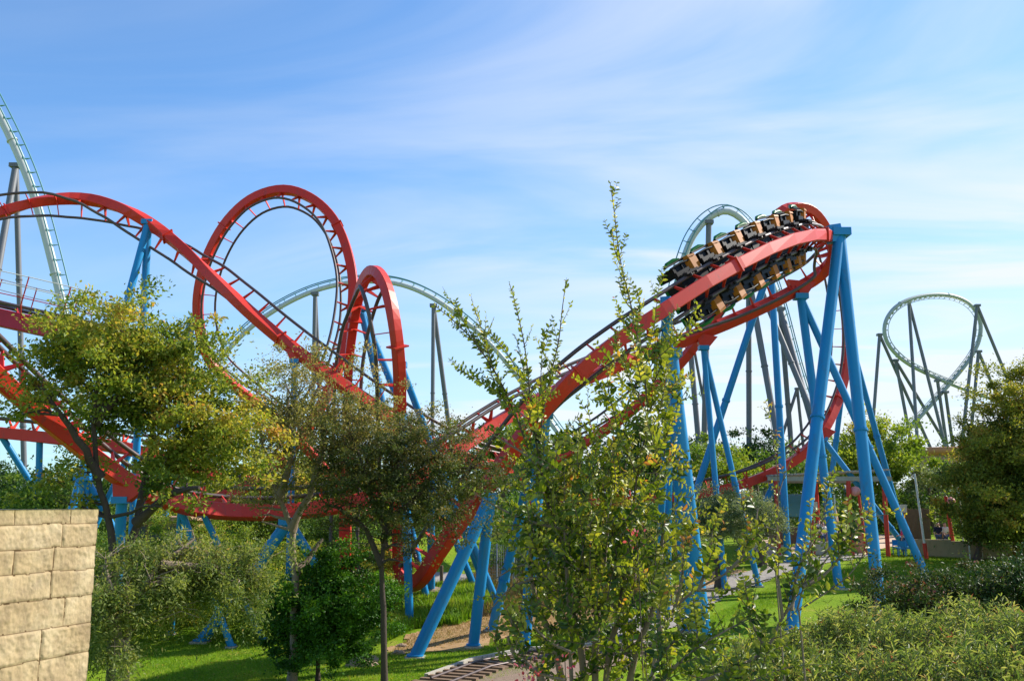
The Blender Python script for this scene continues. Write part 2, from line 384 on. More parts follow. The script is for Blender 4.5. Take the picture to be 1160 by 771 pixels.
# ------------------------------------------------------------------ supports
def foot_point(top, u, v, df):
    # extend the strut from its head through the seen point until it meets the ground at depth df
    tu, tv = top[0], top[1]
    lo, hi = .02, 12.0
    for _ in range(60):
        t = (lo + hi) / 2; p = at(tu + (u - tu) * t, tv + (v - tv) * t, df)
        if p.z > tz(p.x, p.y): lo = t
        else: hi = t
    return p
def support(label, top, legs, mat, r, n=20, group=None, head=None, flg=True, cat='coaster support', name='coaster_support', collar=9.0, basep=True):
    tp = at(*top); fs = []
    for lg in legs:
        fs.append(foot_point(top, lg[0], lg[1], lg[2]))
    c = sum(fs, Vector()) / len(fs)
    root = empty(name, (c.x, c.y, tz(c.x, c.y)), label, cat, group)
    for i, (lg, f) in enumerate(zip(legs, fs)):
        rl = (lg[3] if len(lg) > 3 else r) * .88
        d = (f - tp).normalized(); b = MB()
        st = tp + d * .05 + Vector((0, 0, 0))
        b.tube([st, f - d * .02], rl, n)
        o = build(b, 'leg', mat, root)
        if flg:
            ln = (f - tp).length; q = collar * .8
            while q < ln - 1:
                pc = tp + d * q; fb = MB(); fb.cyl(pc - d * .05, pc - d * .004, rl * 1.2, n); fb.cyl(pc - d * .0, pc + d * .05, rl * 1.2, n); q += collar
                sx1 = d.orthogonal().normalized(); sx2 = d.cross(sx1)
                for kk in range(12):
                    aa = kk * math.pi / 6; bp = pc + (sx1 * math.cos(aa) + sx2 * math.sin(aa)) * rl * 1.11; fb.cyl(bp - d * .085, bp + d * .085, .02, 6)
                build(fb, 'flange', mat, o)
        if basep:
            bb = MB(); bb.cyl(Vector((f.x, f.y, f.z + .07)), Vector((f.x, f.y, f.z + .12)), rl * 1.3, 20); build(bb, 'base_plate', mat, o)
            cb = MB(); cb.abox(f.x - rl * 1.5, f.x + rl * 1.5, f.y - rl * 1.5, f.y + rl * 1.5, f.z - .4, f.z + .05); build(cb, 'footing', M['concrete'], o)
    hb = MB()
    hb.box(tp, Vector((1, 0, 0)), Vector((0, 1, 0)), Vector((0, 0, 1)), r * 1.3, r * 1.3, r * .55); 
    if head: # arm to the spine
        hp = at(*head); a = (hp - tp); L_ = a.length; a.normalize(); up = Vector((0, 0, 1)); s_ = a.cross(up).normalized(); up = s_.cross(a)
        hb.box(tp + a * L_ / 2, a, s_, up, L_ / 2, r * .9, r * 1.25)
    build(hb, 'head_bracket', mat, root)
    return root

# ================================================================== SETTING
def sheet(name, mat, xs, ys, dz=0.0, kind='structure', clip=None):
    nx, ny = len(xs), len(ys); vs = [(x, y, tz(x, y) + dz) for y in ys for x in xs]
    fs = [(j * nx + i, j * nx + i + 1, (j + 1) * nx + i + 1, (j + 1) * nx + i) for j in range(ny - 1) for i in range(nx - 1)]
    me = bpy.data.meshes.new(name); me.from_pydata(vs, [], fs); me.polygons.foreach_set('use_smooth', [True] * len(fs)); me.materials.append(mat)
    o = bpy.data.objects.new(name, me); COL.objects.link(o); o['kind'] = kind; return o
def lawn_mat():
    m, nt, b = newmat('lawn')
    tc = nt.nodes.new('ShaderNodeTexCoord')
    def noise(sc, det=8, ro=.6):
        n = nt.nodes.new('ShaderNodeTexNoise'); n.inputs['Scale'].default_value = sc; n.inputs['Detail'].default_value = det; n.inputs['Roughness'].default_value = ro
        nt.links.new(tc.outputs['Object'], n.inputs['Vector']); return n
    n1 = noise(.35); n2 = noise(4.0, 10, .7); n3 = noise(30, 6, .8)
    r1 = nt.nodes.new('ShaderNodeValToRGB'); e = r1.color_ramp.elements
    e[0].position = .3; e[0].color = (.13, .26, .008, 1); e[1].position = .62; e[1].color = (.24, .34, .014, 1)
    x = e.new(.72); x.color = (.36, .33, .06, 1)
    ad = nt.nodes.new('ShaderNodeMath'); ad.operation = 'MULTIPLY_ADD'; ad.inputs[1].default_value = .35; ad.inputs[2].default_value = -.17
    nt.links.new(n2.outputs[0], ad.inputs[0])
    sm = nt.nodes.new('ShaderNodeMath'); nt.links.new(n1.outputs[0], sm.inputs[0]); nt.links.new(ad.outputs[0], sm.inputs[1])
    nt.links.new(sm.outputs[0], r1.inputs[0])
    mx = nt.nodes.new('ShaderNodeMixRGB'); mx.blend_type = 'MULTIPLY'; mx.inputs[0].default_value = .55
    r3 = nt.nodes.new('ShaderNodeValToRGB'); r3.color_ramp.elements[0].position = .3; r3.color_ramp.elements[0].color = (.35, .4, .3, 1); r3.color_ramp.elements[1].position = .65
    nt.links.new(n3.outputs[0], r3.inputs[0]); nt.links.new(r1.outputs[0], mx.inputs[1]); nt.links.new(r3.outputs[0], mx.inputs[2])
    nt.links.new(mx.outputs[0], b.inputs['Base Color']); b.inputs['Roughness'].default_value = .9; b.inputs['Specular IOR Level'].default_value = .1
    bp = nt.nodes.new('ShaderNodeBump'); bp.inputs['Strength'].default_value = .7; bp.inputs['Distance'].default_value = .08
    nt.links.new(n3.outputs[0], bp.inputs['Height']); nt.links.new(bp.outputs[0], b.inputs['Normal'])
    return m
M['lawn'] = lawn_mat()
xs = list(np.concatenate([[-2500, -900, -400, -200, -120], np.arange(-80, 80.1, 1.0), [120, 200, 400, 900, 2500]]))
ys = list(np.concatenate([np.arange(-12, 100, .75), [110, 130, 160, 200, 300, 500, 900, 2500]]))
sheet('ground', M['lawn'], xs, ys)

def patch(name, mat, outline, dz, kind='structure', st=.2, jag=.25):
    """ground patch: polygon in plan, filled by a fine grid that follows the terrain"""
    pts = [(p.x, p.y) for p in outline]
    def inside(x, y):
        c = False; j = len(pts) - 1
        for i in range(len(pts)):
            if (pts[i][1] > y) != (pts[j][1] > y) and x < (pts[j][0] - pts[i][0]) * (y - pts[i][1]) / (pts[j][1] - pts[i][1]) + pts[i][0]: c = not c
            j = i
        return c
    x0, x1 = min(p[0] for p in pts), max(p[0] for p in pts); y0, y1 = min(p[1] for p in pts), max(p[1] for p in pts)
    idx = {}; vs = []; fs = []
    def vid(i, j):
        if (i, j) not in idx:
            x = x0 + i * st; y = y0 + j * st; idx[i, j] = len(vs); vs.append((x, y, tz(x, y) + dz))
        return idx[i, j]
    for i in range(int((x1 - x0) / st) + 1):
        for j in range(int((y1 - y0) / st) + 1):
            x = x0 + (i + .5) * st; y = y0 + (j + .5) * st
            if inside(x + jag * math.sin(y * 3.1 + x), y + jag * math.sin(x * 2.7 - y)): fs.append((vid(i, j), vid(i + 1, j), vid(i + 1, j + 1), vid(i, j + 1)))
    me = bpy.data.meshes.new(name); me.from_pydata(vs, [], fs); me.polygons.foreach_set('use_smooth', [True] * len(fs)); me.materials.append(mat)
    o = bpy.data.objects.new(name, me); COL.objects.link(o); o['kind'] = kind; return o
patch('bare_soil', M['soil'], [gp(*p) for p in ((430, 742), (520, 738), (600, 715), (680, 700), (700, 668), (600, 680), (545, 700), (470, 718))], .03)
patch('dry_ground', M['soil'], [gp(*p) for p in ((740, 702), (800, 668), (850, 652), (830, 640), (780, 655), (735, 680))], .035)
patch('gravel_path', M['gravel'], [gp(*p) for p in ((700, 722), (760, 712), (830, 672), (900, 646), (985, 630), (985, 624), (900, 634), (820, 655), (740, 690), (690, 708))], .045, jag=.1)
patch('paving', M['pave'], [gp(*p) for p in ((860, 634), (985, 624), (1030, 616), (1035, 606), (900, 606), (850, 615))], .04, jag=.05)
patch('gravel_border', M['gravel'], [gp(*p) for p in ((470, 668), (530, 660), (560, 650), (480, 648))], .03)
patch('track_bed', M['ballast'], [gp(*p) for p in ((478, 775), (530, 752), (640, 726), (760, 726), (640, 775))], .05, jag=.08, st=.08)

# ------------------------------------------------------------------ narrow park railway in front
def rail_line(name, label, pts, off, mat, z, r):
    P = [Vector((p.x + off, p.y, tz(p.x + off, p.y) + z)) for p in pts]
    Q = []
    for a, b in zip(P, P[1:]):
        for i in range(8): Q.append(a.lerp(b, i / 8))
    Q.append(P[-1]); Q = [Vector((q.x, q.y, tz(q.x, q.y) + z)) for q in Q]
    mb = MB(); mb.tube(Q, r, 6); return mb
rp_ = [gp(488, 774), gp(540, 754), gp(600, 742), gp(680, 736), gp(760, 734)]
root = empty('miniature_railway', rp_[0], 'narrow railway track with two steel rails on brown ballast at the lawn edge', 'railway track')
for dy in (0, -1.0):
    P = [Vector((p.x + (0 if dy == 0 else .5), p.y + dy, 0)) for p in rp_]; Q = []
    for a, b in zip(P, P[1:]):
        for i in range(6): q = a.lerp(b, i / 6); Q.append(Vector((q.x, q.y, tz(q.x, q.y) + .16)))
    mb = MB(); mb.tube(Q, .045, 6); build(mb, 'rail', M['rail'], root)
for i in range(26):
    t = i / 26 * (len(rp_) - 1); k = int(t); a = rp_[k].lerp(rp_[k + 1], t - k); dr = (rp_[k + 1] - rp_[k]); dr.z = 0; dr.normalize(); s = Vector((-dr.y, dr.x, 0))
    mb = MB(); c = Vector((a.x + .25, a.y - .5, 0)); c.z = tz(c.x, c.y) + .085; mb.box(c, dr, s, Vector((0, 0, 1)), .1, .85, .05); build(mb, 'sleeper', M['wood'], root)
mb = MB(); P = []
for a, b in zip(rp_, rp_[1:]):
    for i in range(6): q = a.lerp(b, i / 6); P.append(Vector((q.x - .2, q.y + .75, tz(q.x, q.y) + .08)))
for a, b in zip(P, P[1:]):
    d = (b - a).normalized(); s = Vector((-d.y, d.x, 0)); mb.box((a + b) / 2, d, s, Vector((0, 0, 1)), (b - a).length / 2 + .02, .07, .09)
tag(build(mb, 'kerb', M['concrete']), 'low pale concrete kerb between the railway ballast and the lawn', 'kerb')

# ------------------------------------------------------------------ stone wall at left
def stone_wall():
    m = bpy.data.materials.new('sandstone'); m.use_nodes = True; nt = m.node_tree; b = nt.nodes['Principled BSDF']
    tc = nt.nodes.new('ShaderNodeTexCoord')
    n = nt.nodes.new('ShaderNodeTexNoise'); n.inputs['Scale'].default_value = 2.2; n.inputs['Detail'].default_value = 9; n.inputs['Roughness'].default_value = .65
    n2 = nt.nodes.new('ShaderNodeTexNoise'); n2.inputs['Scale'].default_value = 45; n2.inputs['Detail'].default_value = 8; n2.inputs['Roughness'].default_value = .75
    for q in (n, n2): nt.links.new(tc.outputs['Object'], q.inputs['Vector'])
    r = nt.nodes.new('ShaderNodeValToRGB'); e = r.color_ramp.elements; e[0].position = .3; e[0].color = (.33, .24, .135, 1); e[1].position = .7; e[1].color = (.55, .435, .27, 1)
    x = e.new(.5); x.color = (.45, .335, .19, 1)
    a = nt.nodes.new('ShaderNodeAttribute'); a.attribute_name = 'rnd'
    mx = nt.nodes.new('ShaderNodeMixRGB'); mx.blend_type = 'MULTIPLY'; mx.inputs[0].default_value = 1
    r2 = nt.nodes.new('ShaderNodeValToRGB'); r2.color_ramp.elements[0].color = (.22, .17, .12, 1); r2.color_ramp.elements[1].color = (1, 1, 1, 1); r2.color_ramp.elements[1].position = .9; xx = r2.color_ramp.elements.new(.25); xx.color = (.86, .84, .8, 1)
    nt.links.new(n.outputs[0], r.inputs[0]); nt.links.new(a.outputs['Fac'], r2.inputs[0]); nt.links.new(r.outputs[0], mx.inputs[1]); nt.links.new(r2.outputs[0], mx.inputs[2])
    # lichen on the top
    ge = nt.nodes.new('ShaderNodeNewGeometry'); sx = nt.nodes.new('ShaderNodeSeparateXYZ'); nt.links.new(ge.outputs['Position'], sx.inputs[0])
    mr = nt.nodes.new('ShaderNodeMapRange'); mr.inputs[1].default_value = 5.36; mr.inputs[2].default_value = 5.47; mr.inputs[4].default_value = .8
    nt.links.new(sx.outputs['Z'], mr.inputs[0]); mu = nt.nodes.new('ShaderNodeMath'); mu.operation = 'MULTIPLY'; nt.links.new(mr.outputs[0], mu.inputs[0]); nt.links.new(n.outputs[0], mu.inputs[1])
    m3 = nt.nodes.new('ShaderNodeMixRGB'); m3.inputs[2].default_value = (.25, .23, .08, 1); nt.links.new(mu.outputs[0], m3.inputs[0]); nt.links.new(mx.outputs[0], m3.inputs[1])
    nt.links.new(m3.outputs[0], b.inputs['Base Color']); b.inputs['Roughness'].default_value = .92; b.inputs['Specular IOR Level'].default_value = .2
    n4 = nt.nodes.new('ShaderNodeTexNoise'); n4.inputs['Scale'].default_value = 5.5; n4.inputs['Detail'].default_value = 12; n4.inputs['Roughness'].default_value = .75; nt.links.new(tc.outputs['Object'], n4.inputs['Vector'])
    r4 = nt.nodes.new('ShaderNodeValToRGB'); r4.color_ramp.elements[0].position = .36; r4.color_ramp.elements[0].color = (.55, .55, .58, 1); r4.color_ramp.elements[1].position = .56; r4.color_ramp.elements[1].color = (1, 1, 1, 1); nt.links.new(n4.outputs[0], r4.inputs[0])
    m5 = nt.nodes.new('ShaderNodeMixRGB'); m5.blend_type = 'MULTIPLY'; m5.inputs[0].default_value = .7; nt.links.new(m3.outputs[0], m5.inputs[1]); nt.links.new(r4.outputs[0], m5.inputs[2]); nt.links.new(m5.outputs[0], b.inputs['Base Color'])
    bp = nt.nodes.new('ShaderNodeBump'); bp.inputs['Strength'].default_value = .5; bp.inputs['Distance'].default_value = .010
    nt.links.new(n2.outputs[0], bp.inputs['Height']); nt.links.new(bp.outputs[0], b.inputs['Normal'])
    far = Vector((-3.80, 9.05, 0)); d = Vector((-.343 * 1, -1, 0)).normalized(); nrm = Vector((-d.y, d.x, 0)) * 1
    if nrm.x < 0: nrm = -nrm
    Ln = 5.5; top = 5.45
    courses = [.125, .2, .205, .225, .245, .25, .36, .3, .4, .5, .35]
    rr = random.Random(3)
    joints = []; z = top
    for ci, h in enumerate(courses):
        x = rr.uniform(.25, .6); js = []
        while x < Ln: js.append(x); x += rr.uniform(.42, .78) * (1.5 if ci > 6 else 1)
        joints.append((z - h, z, js)); z -= h
    bot = z
    from mathutils import noise as mn
    nx, nz = 620, 300; vs = []; val = []
    for j in range(nz + 1):
        zz = bot + (top - bot) * j / nz
        for i in range(nx + 1):
            s = Ln * i / nx
            c = next((q for q in joints if q[0] <= zz <= q[1]), joints[-1]); ci = joints.index(c)
            wob = .016 * mn.noise(Vector((s * 3, zz * 3, 1))) + .006 * mn.noise(Vector((s * 17, zz * 17, 5)))
            dz_ = min(abs(zz + wob - c[0]), abs(c[1] - zz - wob) if ci > 0 else 9)
            dx = min([abs(s + wob - q) for q in c[2]] + [9]); dd = min(dz_, dx)
            k = sum(1 for q in c[2] if q < s)
            pr = math.sin(k * 12.9 + ci * 78.2) * .012
            e = 0 if dd < .008 else min(1, (dd - .006) / .012)
            bul = e ** .6 * (.006 + pr * .25 + .007 * mn.fractal(Vector((s * 4, zz * 4, ci)), .8, 2.2, 6) + .006 * mn.fractal(Vector((s * 22, zz * 22, 3)), .9, 2, 4))
            p = far + d * s + nrm * bul; vs.append((p.x, p.y, zz)); val.append(0.0 if e == 0 and dd < .006 else .3 + .7 * (.5 + .5 * math.sin(k * 5.1 + ci * 3.3)) * min(1, e + .3))
    w = nx + 1; fs = [(j * w + i, (j + 1) * w + i, (j + 1) * w + i + 1, j * w + i + 1) for j in range(nz) for i in range(nx)]
    base_n = len(vs)
    back = [far + d * 0 - nrm * .5, far + d * Ln - nrm * .5]
    # top strip + far end strip + back
    ts = []
    for i in range(0, nx + 1, 4):
        s = Ln * i / nx; p = far + d * s - nrm * .5; vs.append((p.x, p.y, top + .012 * mn.noise(Vector((s * 5, 0, 2))))); val.append(.8); ts.append(len(vs) - 1)
    for a_ in range(len(ts) - 1):
        fs.append(tuple([ts[a_]] + [nz * w + a_ * 4 + q for q in range(5)] + [ts[a_ + 1]]))
    b0 = len(vs); 
    for p in back: vs.append((p.x, p.y, bot)); val.append(.6)
    fs.append((ts[0], b0) + tuple(j * w for j in range(0, nz + 1)))
    fs.append((b0, ts[0]) + tuple(ts[1:]) + (b0 + 1,))
    me = bpy.data.meshes.new('stone_wall'); me.from_pydata(vs, [], fs); me.materials.append(m)
    me.polygons.foreach_set('use_smooth', [True] * len(fs)); A = me.attributes.new('rnd', 'FLOAT', 'POINT'); A.data.foreach_set('value', val)
    o = bpy.data.objects.new('stone_wall', me); COL.objects.link(o)
    tag(o, 'sandstone block wall with rough courses ending at the left edge in the foreground', 'wall')
stone_wall()

# ================================================================== RED COASTER
RG = 'red track sections of the looping roller coaster'
D_pts = [ # twisted drop, valley, helix with the train, return run, long valley on the left
 (391, 690, 46, (.3, -.9, .5)), (391, 610, 46, (.1, -1, 0)), (392, 540, 46, (.15, -1, 0)), (393, 470, 45.8, (.15, -1, 0)), (395, 415, 45.4, (.2, -1, 0)), (399, 375, 44.8, (.3, -.95, 0)),
 (405, 339, 43.9, (.45, -.8, -.3)), (413, 316, 42.7, (.4, -.5, -.8)), (422, 306, 41.4, (.1, .0, -1)), (432, 313, 40.2, (-.45, .4, -.7)), (441, 336, 39.4, (-.7, .6, -.2)), (448, 373, 39.2, (-.65, .75, 0)),
 (452, 412, 39.7, (-.6, .8, 0)), (453, 460, 41, (-.6, .8, 0)), (452, 520, 43, (-.5, .85, .1)), (451, 590, 44.5, (-.3, .9, .2)), (452, 634, 45.5, (0, .8, .5)), (459, 660, 45, (0, .5, .85)), (475, 657, 43.5, (-.3, .5, .8)),
 (497, 624, 41.5, (-.5, .6, .6)), (524, 586, 39.5, (-.45, .75, .5)), (556, 545, 38, (-.4, .8, .4)), (588, 500, 37, (-.3, .9, .3)), (622, 456, 36.5, (-.3, .95, .2)), (660, 418, 36.3, (-.2, 1, .1)), (705, 382, 36.5, (-.15, 1, .05)),
 (755, 349, 37.2, (-.1, 1, .05)), (800, 320, 38.3, (-.1, 1, .05)), (845, 295, 39.8, (-.2, 1, .02)), (885, 276, 41.7, (-.35, .95, 0)), (918, 267, 44, (-.6, .8, 0)), (938, 267, 46.5, (-.9, .4, .1)), (946, 277, 49, (-.9, -.1, .3)),
 (943, 294, 51, (-.7, -.5, .6)), (928, 312, 52, (-.35, -.7, .65)), (900, 329, 52, (-.1, -.8, .6)), (865, 347, 51.5, (-.05, -.8, .6)), (830, 363, 51, (-.1, -.8, .6)), (790, 379, 50.3, (-.1, -.7, .65)), (745, 397, 49.3, (-.1, -.6, .75)), (700, 414, 48, (-.15, -.4, .85)),
 (650, 434, 46.5, (-.2, -.3, .9)), (600, 458, 45, (-.25, -.2, .9)), (555, 484, 43.5, (-.3, -.1, .9)), (515, 512, 42, (-.25, 0, .95)), (470, 543, 41, (-.2, .1, 1)), (430, 561, 40.5, (-.1, .2, 1)), (380, 573, 40, (0, .3, 1)), (330, 579, 39.5, (0, .3, 1)), (280, 580, 39, (0, .35, 1)),
 (235, 577, 38, (.05, .4, 1)), (190, 567, 37, (.15, .45, .9)), (150, 549, 36, (.3, .5, .8)), (110, 521, 34.8, (.4, .5, .75)), (75, 493, 33.5, (.45, .5, .7)), (40, 464, 32, (.5, .45, .7)), (8, 437, 30.5, (.5, .4, .7)), (-40, 392, 28.5, (.5, .4, .7)), (-110, 330, 26, (.5, .4, .7))]
PD, RD = track('coaster_track', 'long red track twisting over a narrow arch, up to the train and back low left', D_pts, M['red'], M['rail'], w=.54, h=.56, facet=.42, group=RG, zone=lambda p: p.x > 4 and p.y < 47 and p.z > 13, slim=lambda p: 1 - .24 * sst(6, 9, p.z) * (1 - sst(-3.5, -1, p.x)) * (1 if p.x > -9 else 0))
A_pts = [(-90, 290, 46, (-.2, -1, -.1)), (-40, 258, 46.5, (-.2, -1, -.1)), (0, 241, 47, (-.15, -1, -.2)), (45, 228, 47.5, (0, -.85, -.5)), (90, 225, 48, (0, -.5, -.85)), (130, 233, 48, (-.2, 0, -1)), (165, 250, 47.7, (-.4, .6, -.7)), (205, 280, 47, (-.2, 1, -.2)),
 (245, 318, 46, (.2, .9, .2)), (290, 360, 45, (.4, .8, .5)), (335, 397, 44.5, (.45, .7, .6)), (385, 434, 44, (.45, .6, .7)), (430, 466, 44, (.4, .5, .75)), (480, 497, 44.5, (.3, .3, .9)), (530, 520, 46, (.2, .2, 1)), (580, 532, 48, (0, 0, 1))]
PA, RA = track('coaster_track', 'red track humped at the far left then dropping diagonally in front of the loop', A_pts, M['red'], M['rail'], w=.47, h=.5, facet=.5, rr=.07, group=RG)
B_pts = [(420, 590, 62, (-.2, -.1, 1)), (380, 545, 61, (.2, -.2, 1)), (340, 500, 60, (.5, -.3, .8)), (300, 464, 59, (.5, -.2, .8)), (264, 436, 58.2, (.7, -.3, .6)), (240, 412, 57.7, (.85, -.4, .4)), (229, 385, 57.3, (.9, -.4, .1)), (224, 350, 56.8, (.9, -.4, 0)), (228, 315, 56.3, (.9, -.3, -.2)),
 (240, 280, 55.8, (.8, -.2, -.5)), (260, 248, 55.3, (.6, -.15, -.8)), (288, 224, 54.8, (.3, -.15, -1)), (323, 215, 54.3, (0, -.15, -1)), (355, 226, 53.8, (-.4, -.1, -.9)), (379, 250, 53.2, (-.7, -.1, -.6)), (393, 282, 52.6, (-.9, 0, -.3)), (400, 320, 52, (-1, 0, 0)),
 (398, 360, 51.4, (-1, .1, .1)), (389, 400, 50.8, (-.9, .1, .35)), (374, 440, 50.3, (-.85, .1, .5)), (350, 482, 50, (-.8, .1, .6)), (320, 520, 50, (-.6, .1, .8)), (285, 548, 50, (-.4, .1, .9)), (240, 566, 50, (-.1, 0, 1)), (190, 572, 50, (0, 0, 1))]
PB, RB = track('coaster_track', 'large round vertical loop of red track, the tallest red element', B_pts, M['red'], M['rail'], w=.47, h=.5, facet=.45, rr=.07, group=RG)
E_pts = [(590, 545, 62, (-.2, 0, 1)), (625, 523, 61.5, (-.3, .1, .9)), (655, 505, 61, (-.3, .2, .9)), (690, 484, 60.5, (-.4, .4, .8)), (735, 447, 60, (-.3, .7, .5)), (780, 400, 59.5, (-.2, .9, .3)), (815, 350, 59, (-.2, 1, .1)), (845, 300, 58.5, (-.1, 1, 0)), (868, 260, 58.2, (0, .95, -.2)), (885, 240, 58.5, (0, .7, -.6)),
 (903, 234, 59, (-.1, .3, -.9)), (921, 240, 60, (-.4, 0, -.8)), (936, 260, 61, (-.7, -.1, -.5)), (948, 295, 62, (-.9, -.2, -.2)), (956, 335, 62.5, (-.95, -.3, 0)), (960, 375, 63, (-.95, -.35, 0)), (958, 415, 63, (-.9, -.35, .2)), (949, 452, 62.5, (-.8, -.3, .45)), (932, 488, 61.5, (-.65, -.25, .7)),
 (906, 517, 61, (-.4, -.15, .9)), (870, 537, 61, (-.15, -.05, 1)), (828, 552, 61, (0, 0, 1)), (780, 561, 62, (0, 0, 1)), (700, 568, 63, (0, 0, 1)), (600, 572, 64, (0, 0, 1))]
PE, RE = track('coaster_track', 'red track arching behind the train and diving in a tall curve down to the pergola', E_pts, M['red'], M['rail'], w=.52, h=.54, facet=.45, rr=.075, group=RG)
H_pts = [(-120, 335, 44, (0, 0, 1)), (-40, 351, 44, (0, 0, 1)), (0, 360, 44.3, (0, 0, 1)), (60, 373, 45, (0, 0, 1)), (105, 384, 45.5, (0, 0, 1))]
PH, RH = track('coaster_track', 'straight dark red track beam with a catwalk railing running into the tree at left', H_pts, M['maroon'], M['rail'], w=.6, h=.8, facet=4, drop=.62, group=RG)
I_pts = [(-100, 480, 54, (0, 0, 1)), (-30, 487, 54, (0, 0, 1)), (40, 494, 54, (0, 0, 1)), (100, 501, 54, (0, .1, 1)), (150, 509, 54, (0, .2, 1)), (200, 522, 55, (0, .3, 1)), (250, 540, 56, (0, .3, 1))]
PI_, RI = track('coaster_track', 'low level red track with dark rails crossing behind the leaning tree at left', I_pts, M['red'], M['rail'], facet=3, group=RG)
# catwalk railing beside the brake run
b0 = PH.fr(0)[0]
root = empty('catwalk_railing', ground(b0.x, b0.y), 'thin red and white safety railing along the top of the dark red beam', 'railing')
for sd in (-1, 1):
    for hh in (.95, 1.45, 1.95):
        mb = MB(); mb.tube([PH.fr(s)[0] + PH.fr(s)[2] * hh + PH.fr(s)[3] * sd * 1.25 for s in np.arange(0, PH.len, 1.5)], .025, 6); build(mb, 'handrail', M['polewhite'] if hh > 1 else M['postred'], root)
    for s in np.arange(.5, PH.len, 1.8):
        c, T, U, S = PH.fr(s); mb = MB(); mb.tube([c + S * sd * .3 + U * .1, c + S * sd * 1.25 + U * .6, c + S * sd * 1.25 + U * 1.97], .03, 6); build(mb, 'post', M['postred'], root)

# ------------------------------------------------------------------ white coaster
WG = 'white steel track sections of the giant coaster behind'
def wtrack(label, pts, mat='white', rail='teal', h=.8, **k):
    return track('coaster_track', label, pts, M[mat], M[rail], w=.9, h=h, gauge=1.1, drop=.72, rr=.07, facet=.8, tie=1.5, round_=True, group=WG, tiemat=M[rail], flange=14, **k)
J1 = [(-90, -40, 88, (.9, -.2, .4)), (-40, 55, 88, (.9, -.2, .4)), (0, 131, 88, (.9, -.3, .4)), (24, 182, 88, (.9, -.3, .4)), (42, 232, 88, (.9, -.3, .3)), (57, 288, 88, (.9, -.3, .3)), (70, 342, 88, (.9, -.3, .3)), (82, 400, 88, (.9, -.3, .3)), (95, 470, 88, (.9, -.2, .4))]
wtrack('steep white drop with pale teal rails at the upper left edge', J1)
J2 = [(190, 490, 120, (-.5, -.1, .8)), (215, 450, 120, (-.5, -.1, .8)), (245, 412, 120, (-.5, -.1, .8)), (280, 374, 120, (-.5, -.1, .8)), (320, 346, 120, (-.3, -.1, .9)), (360, 328, 120, (-.2, -.1, 1)), (405, 319, 120, (0, -.1, 1)), (450, 321, 120, (.1, -.1, 1)), (490, 337, 120, (.3, -.1, .9)), (530, 366, 120, (.4, -.1, .9)),
      (565, 400, 120, (.5, -.1, .8)), (600, 445, 119, (.5, -.2, .8)), (632, 490, 118, (.5, -.3, .8)), (665, 535, 118, (.5, -.3, .8))]
wtrack('wide low white airtime hill crossing the sky behind the red loop', J2, h=.62)
J3 = [(748, 420, 112, (-.9, 0, .3)), (762, 345, 112, (-.9, -.1, .3)), (773, 298, 112, (-.6, -.8, .3)), (786, 266, 112, (-.55, -.75, .45)), (804, 246, 112, (-.3, -.6, .7)), (823, 239, 112, (0, -.4, .9)), (841, 249, 112, (.4, -.1, .8)), (856, 272, 112, (.7, .3, .6)), (871, 310, 112, (.9, -.1, .4)), (884, 350, 112, (.9, -.1, .3)),
      (897, 400, 112, (.9, -.1, .3)), (912, 450, 112, (.8, -.1, .5)), (930, 500, 112, (.7, -.1, .6))]
wtrack('narrow pointed white camelback hill rising above the train', J3)
def hx(x, y): return (930 + x / 4.817, 320 + y / 4.817)
J4 = []
for (x, y, u) in ((1080, 690, (0, 0, 1)), (980, 650, (0, 0, 1)), (880, 615, (0, 0, 1)), (780, 580, (0, -.1, 1)), (650, 528, (.1, -.2, 1)), (560, 487, (.3, -.3, .9)), (480, 445, (.5, -.3, .8)), (415, 395, (.7, -.4, .5)), (370, 340, (.8, -.4, .3)), (347, 280, (.9, -.4, 0)), (352, 215, (.9, -.3, -.3)), (390, 150, (.7, -.2, -.6)), (450, 105, (.5, -.2, -.8)),
                  (540, 75, (.2, -.1, -1)), (640, 65, (0, -.1, -1)), (730, 76, (-.3, -.1, -.9)), (805, 112, (-.6, -.1, -.7)), (855, 170, (-.9, 0, -.3)), (873, 235, (-1, 0, 0)), (865, 310, (-.9, 0, .3)), (835, 380, (-.8, 0, .5)), (780, 460, (-.7, 0, .6)), (700, 555, (-.6, 0, .7)), (620, 645, (-.6, 0, .7)), (530, 745, (-.6, 0, .7)), (450, 830, (-.5, 0, .8))):
    p = hx(x, y); J4.append((p[0], p[1], 200 + (x - 600) * .02, u))
wtrack('distant pale grey helix turn with crossing exits at the right', J4, 'palegrey', 'palegrey', h=.8)

# ------------------------------------------------------------------ blue supports
BG = 'blue tubular supports of the red coaster'
S = lambda label, top, legs, r=.28, **k: support(label, top, legs, M['blue'], r, group=BG, **k)
S('tall blue two leg support holding the hump, standing in the crown of the left tree', (168, 252, 47.6), [(138, 365, 45), (162, 368, 49)], .21, head=(172, 258, 47.8))
S('blue pair of legs at the left shoulder of the big loop', (218, 362, 57), [(201, 398, 56), (213, 398, 59)], .2, head=(224, 360, 57))
S('single slender blue post under the diagonal red track beside the wispy tree', (334, 409, 44.5), [(332, 480, 45.5)], .17)
S('blue leaning pair of legs inside the narrow red arch', (409, 350, 45.3), [(434, 460, 47), (447, 443, 50)], .19, head=(402, 350, 45))
S('blue support at the end of the narrow arch with one upright and one leaning leg', (454, 413, 41), [(457, 500, 42.5, .2), (473, 463, 48, .17)], .2)
S('blue round post with a wide cap on a concrete pad behind the rising track', (488, 545, 44), [(488.5, 660, 48)], .2)
S('sloping blue strut partly hidden by the dark tree below the return run', (497, 524, 42), [(515, 567, 44)], .17)
S('blue inverted V on the bare soil under the rising track', (556, 562, 37.6), [(476, 732, 36.5, .27), (538, 716, 38.5, .24)], .26)
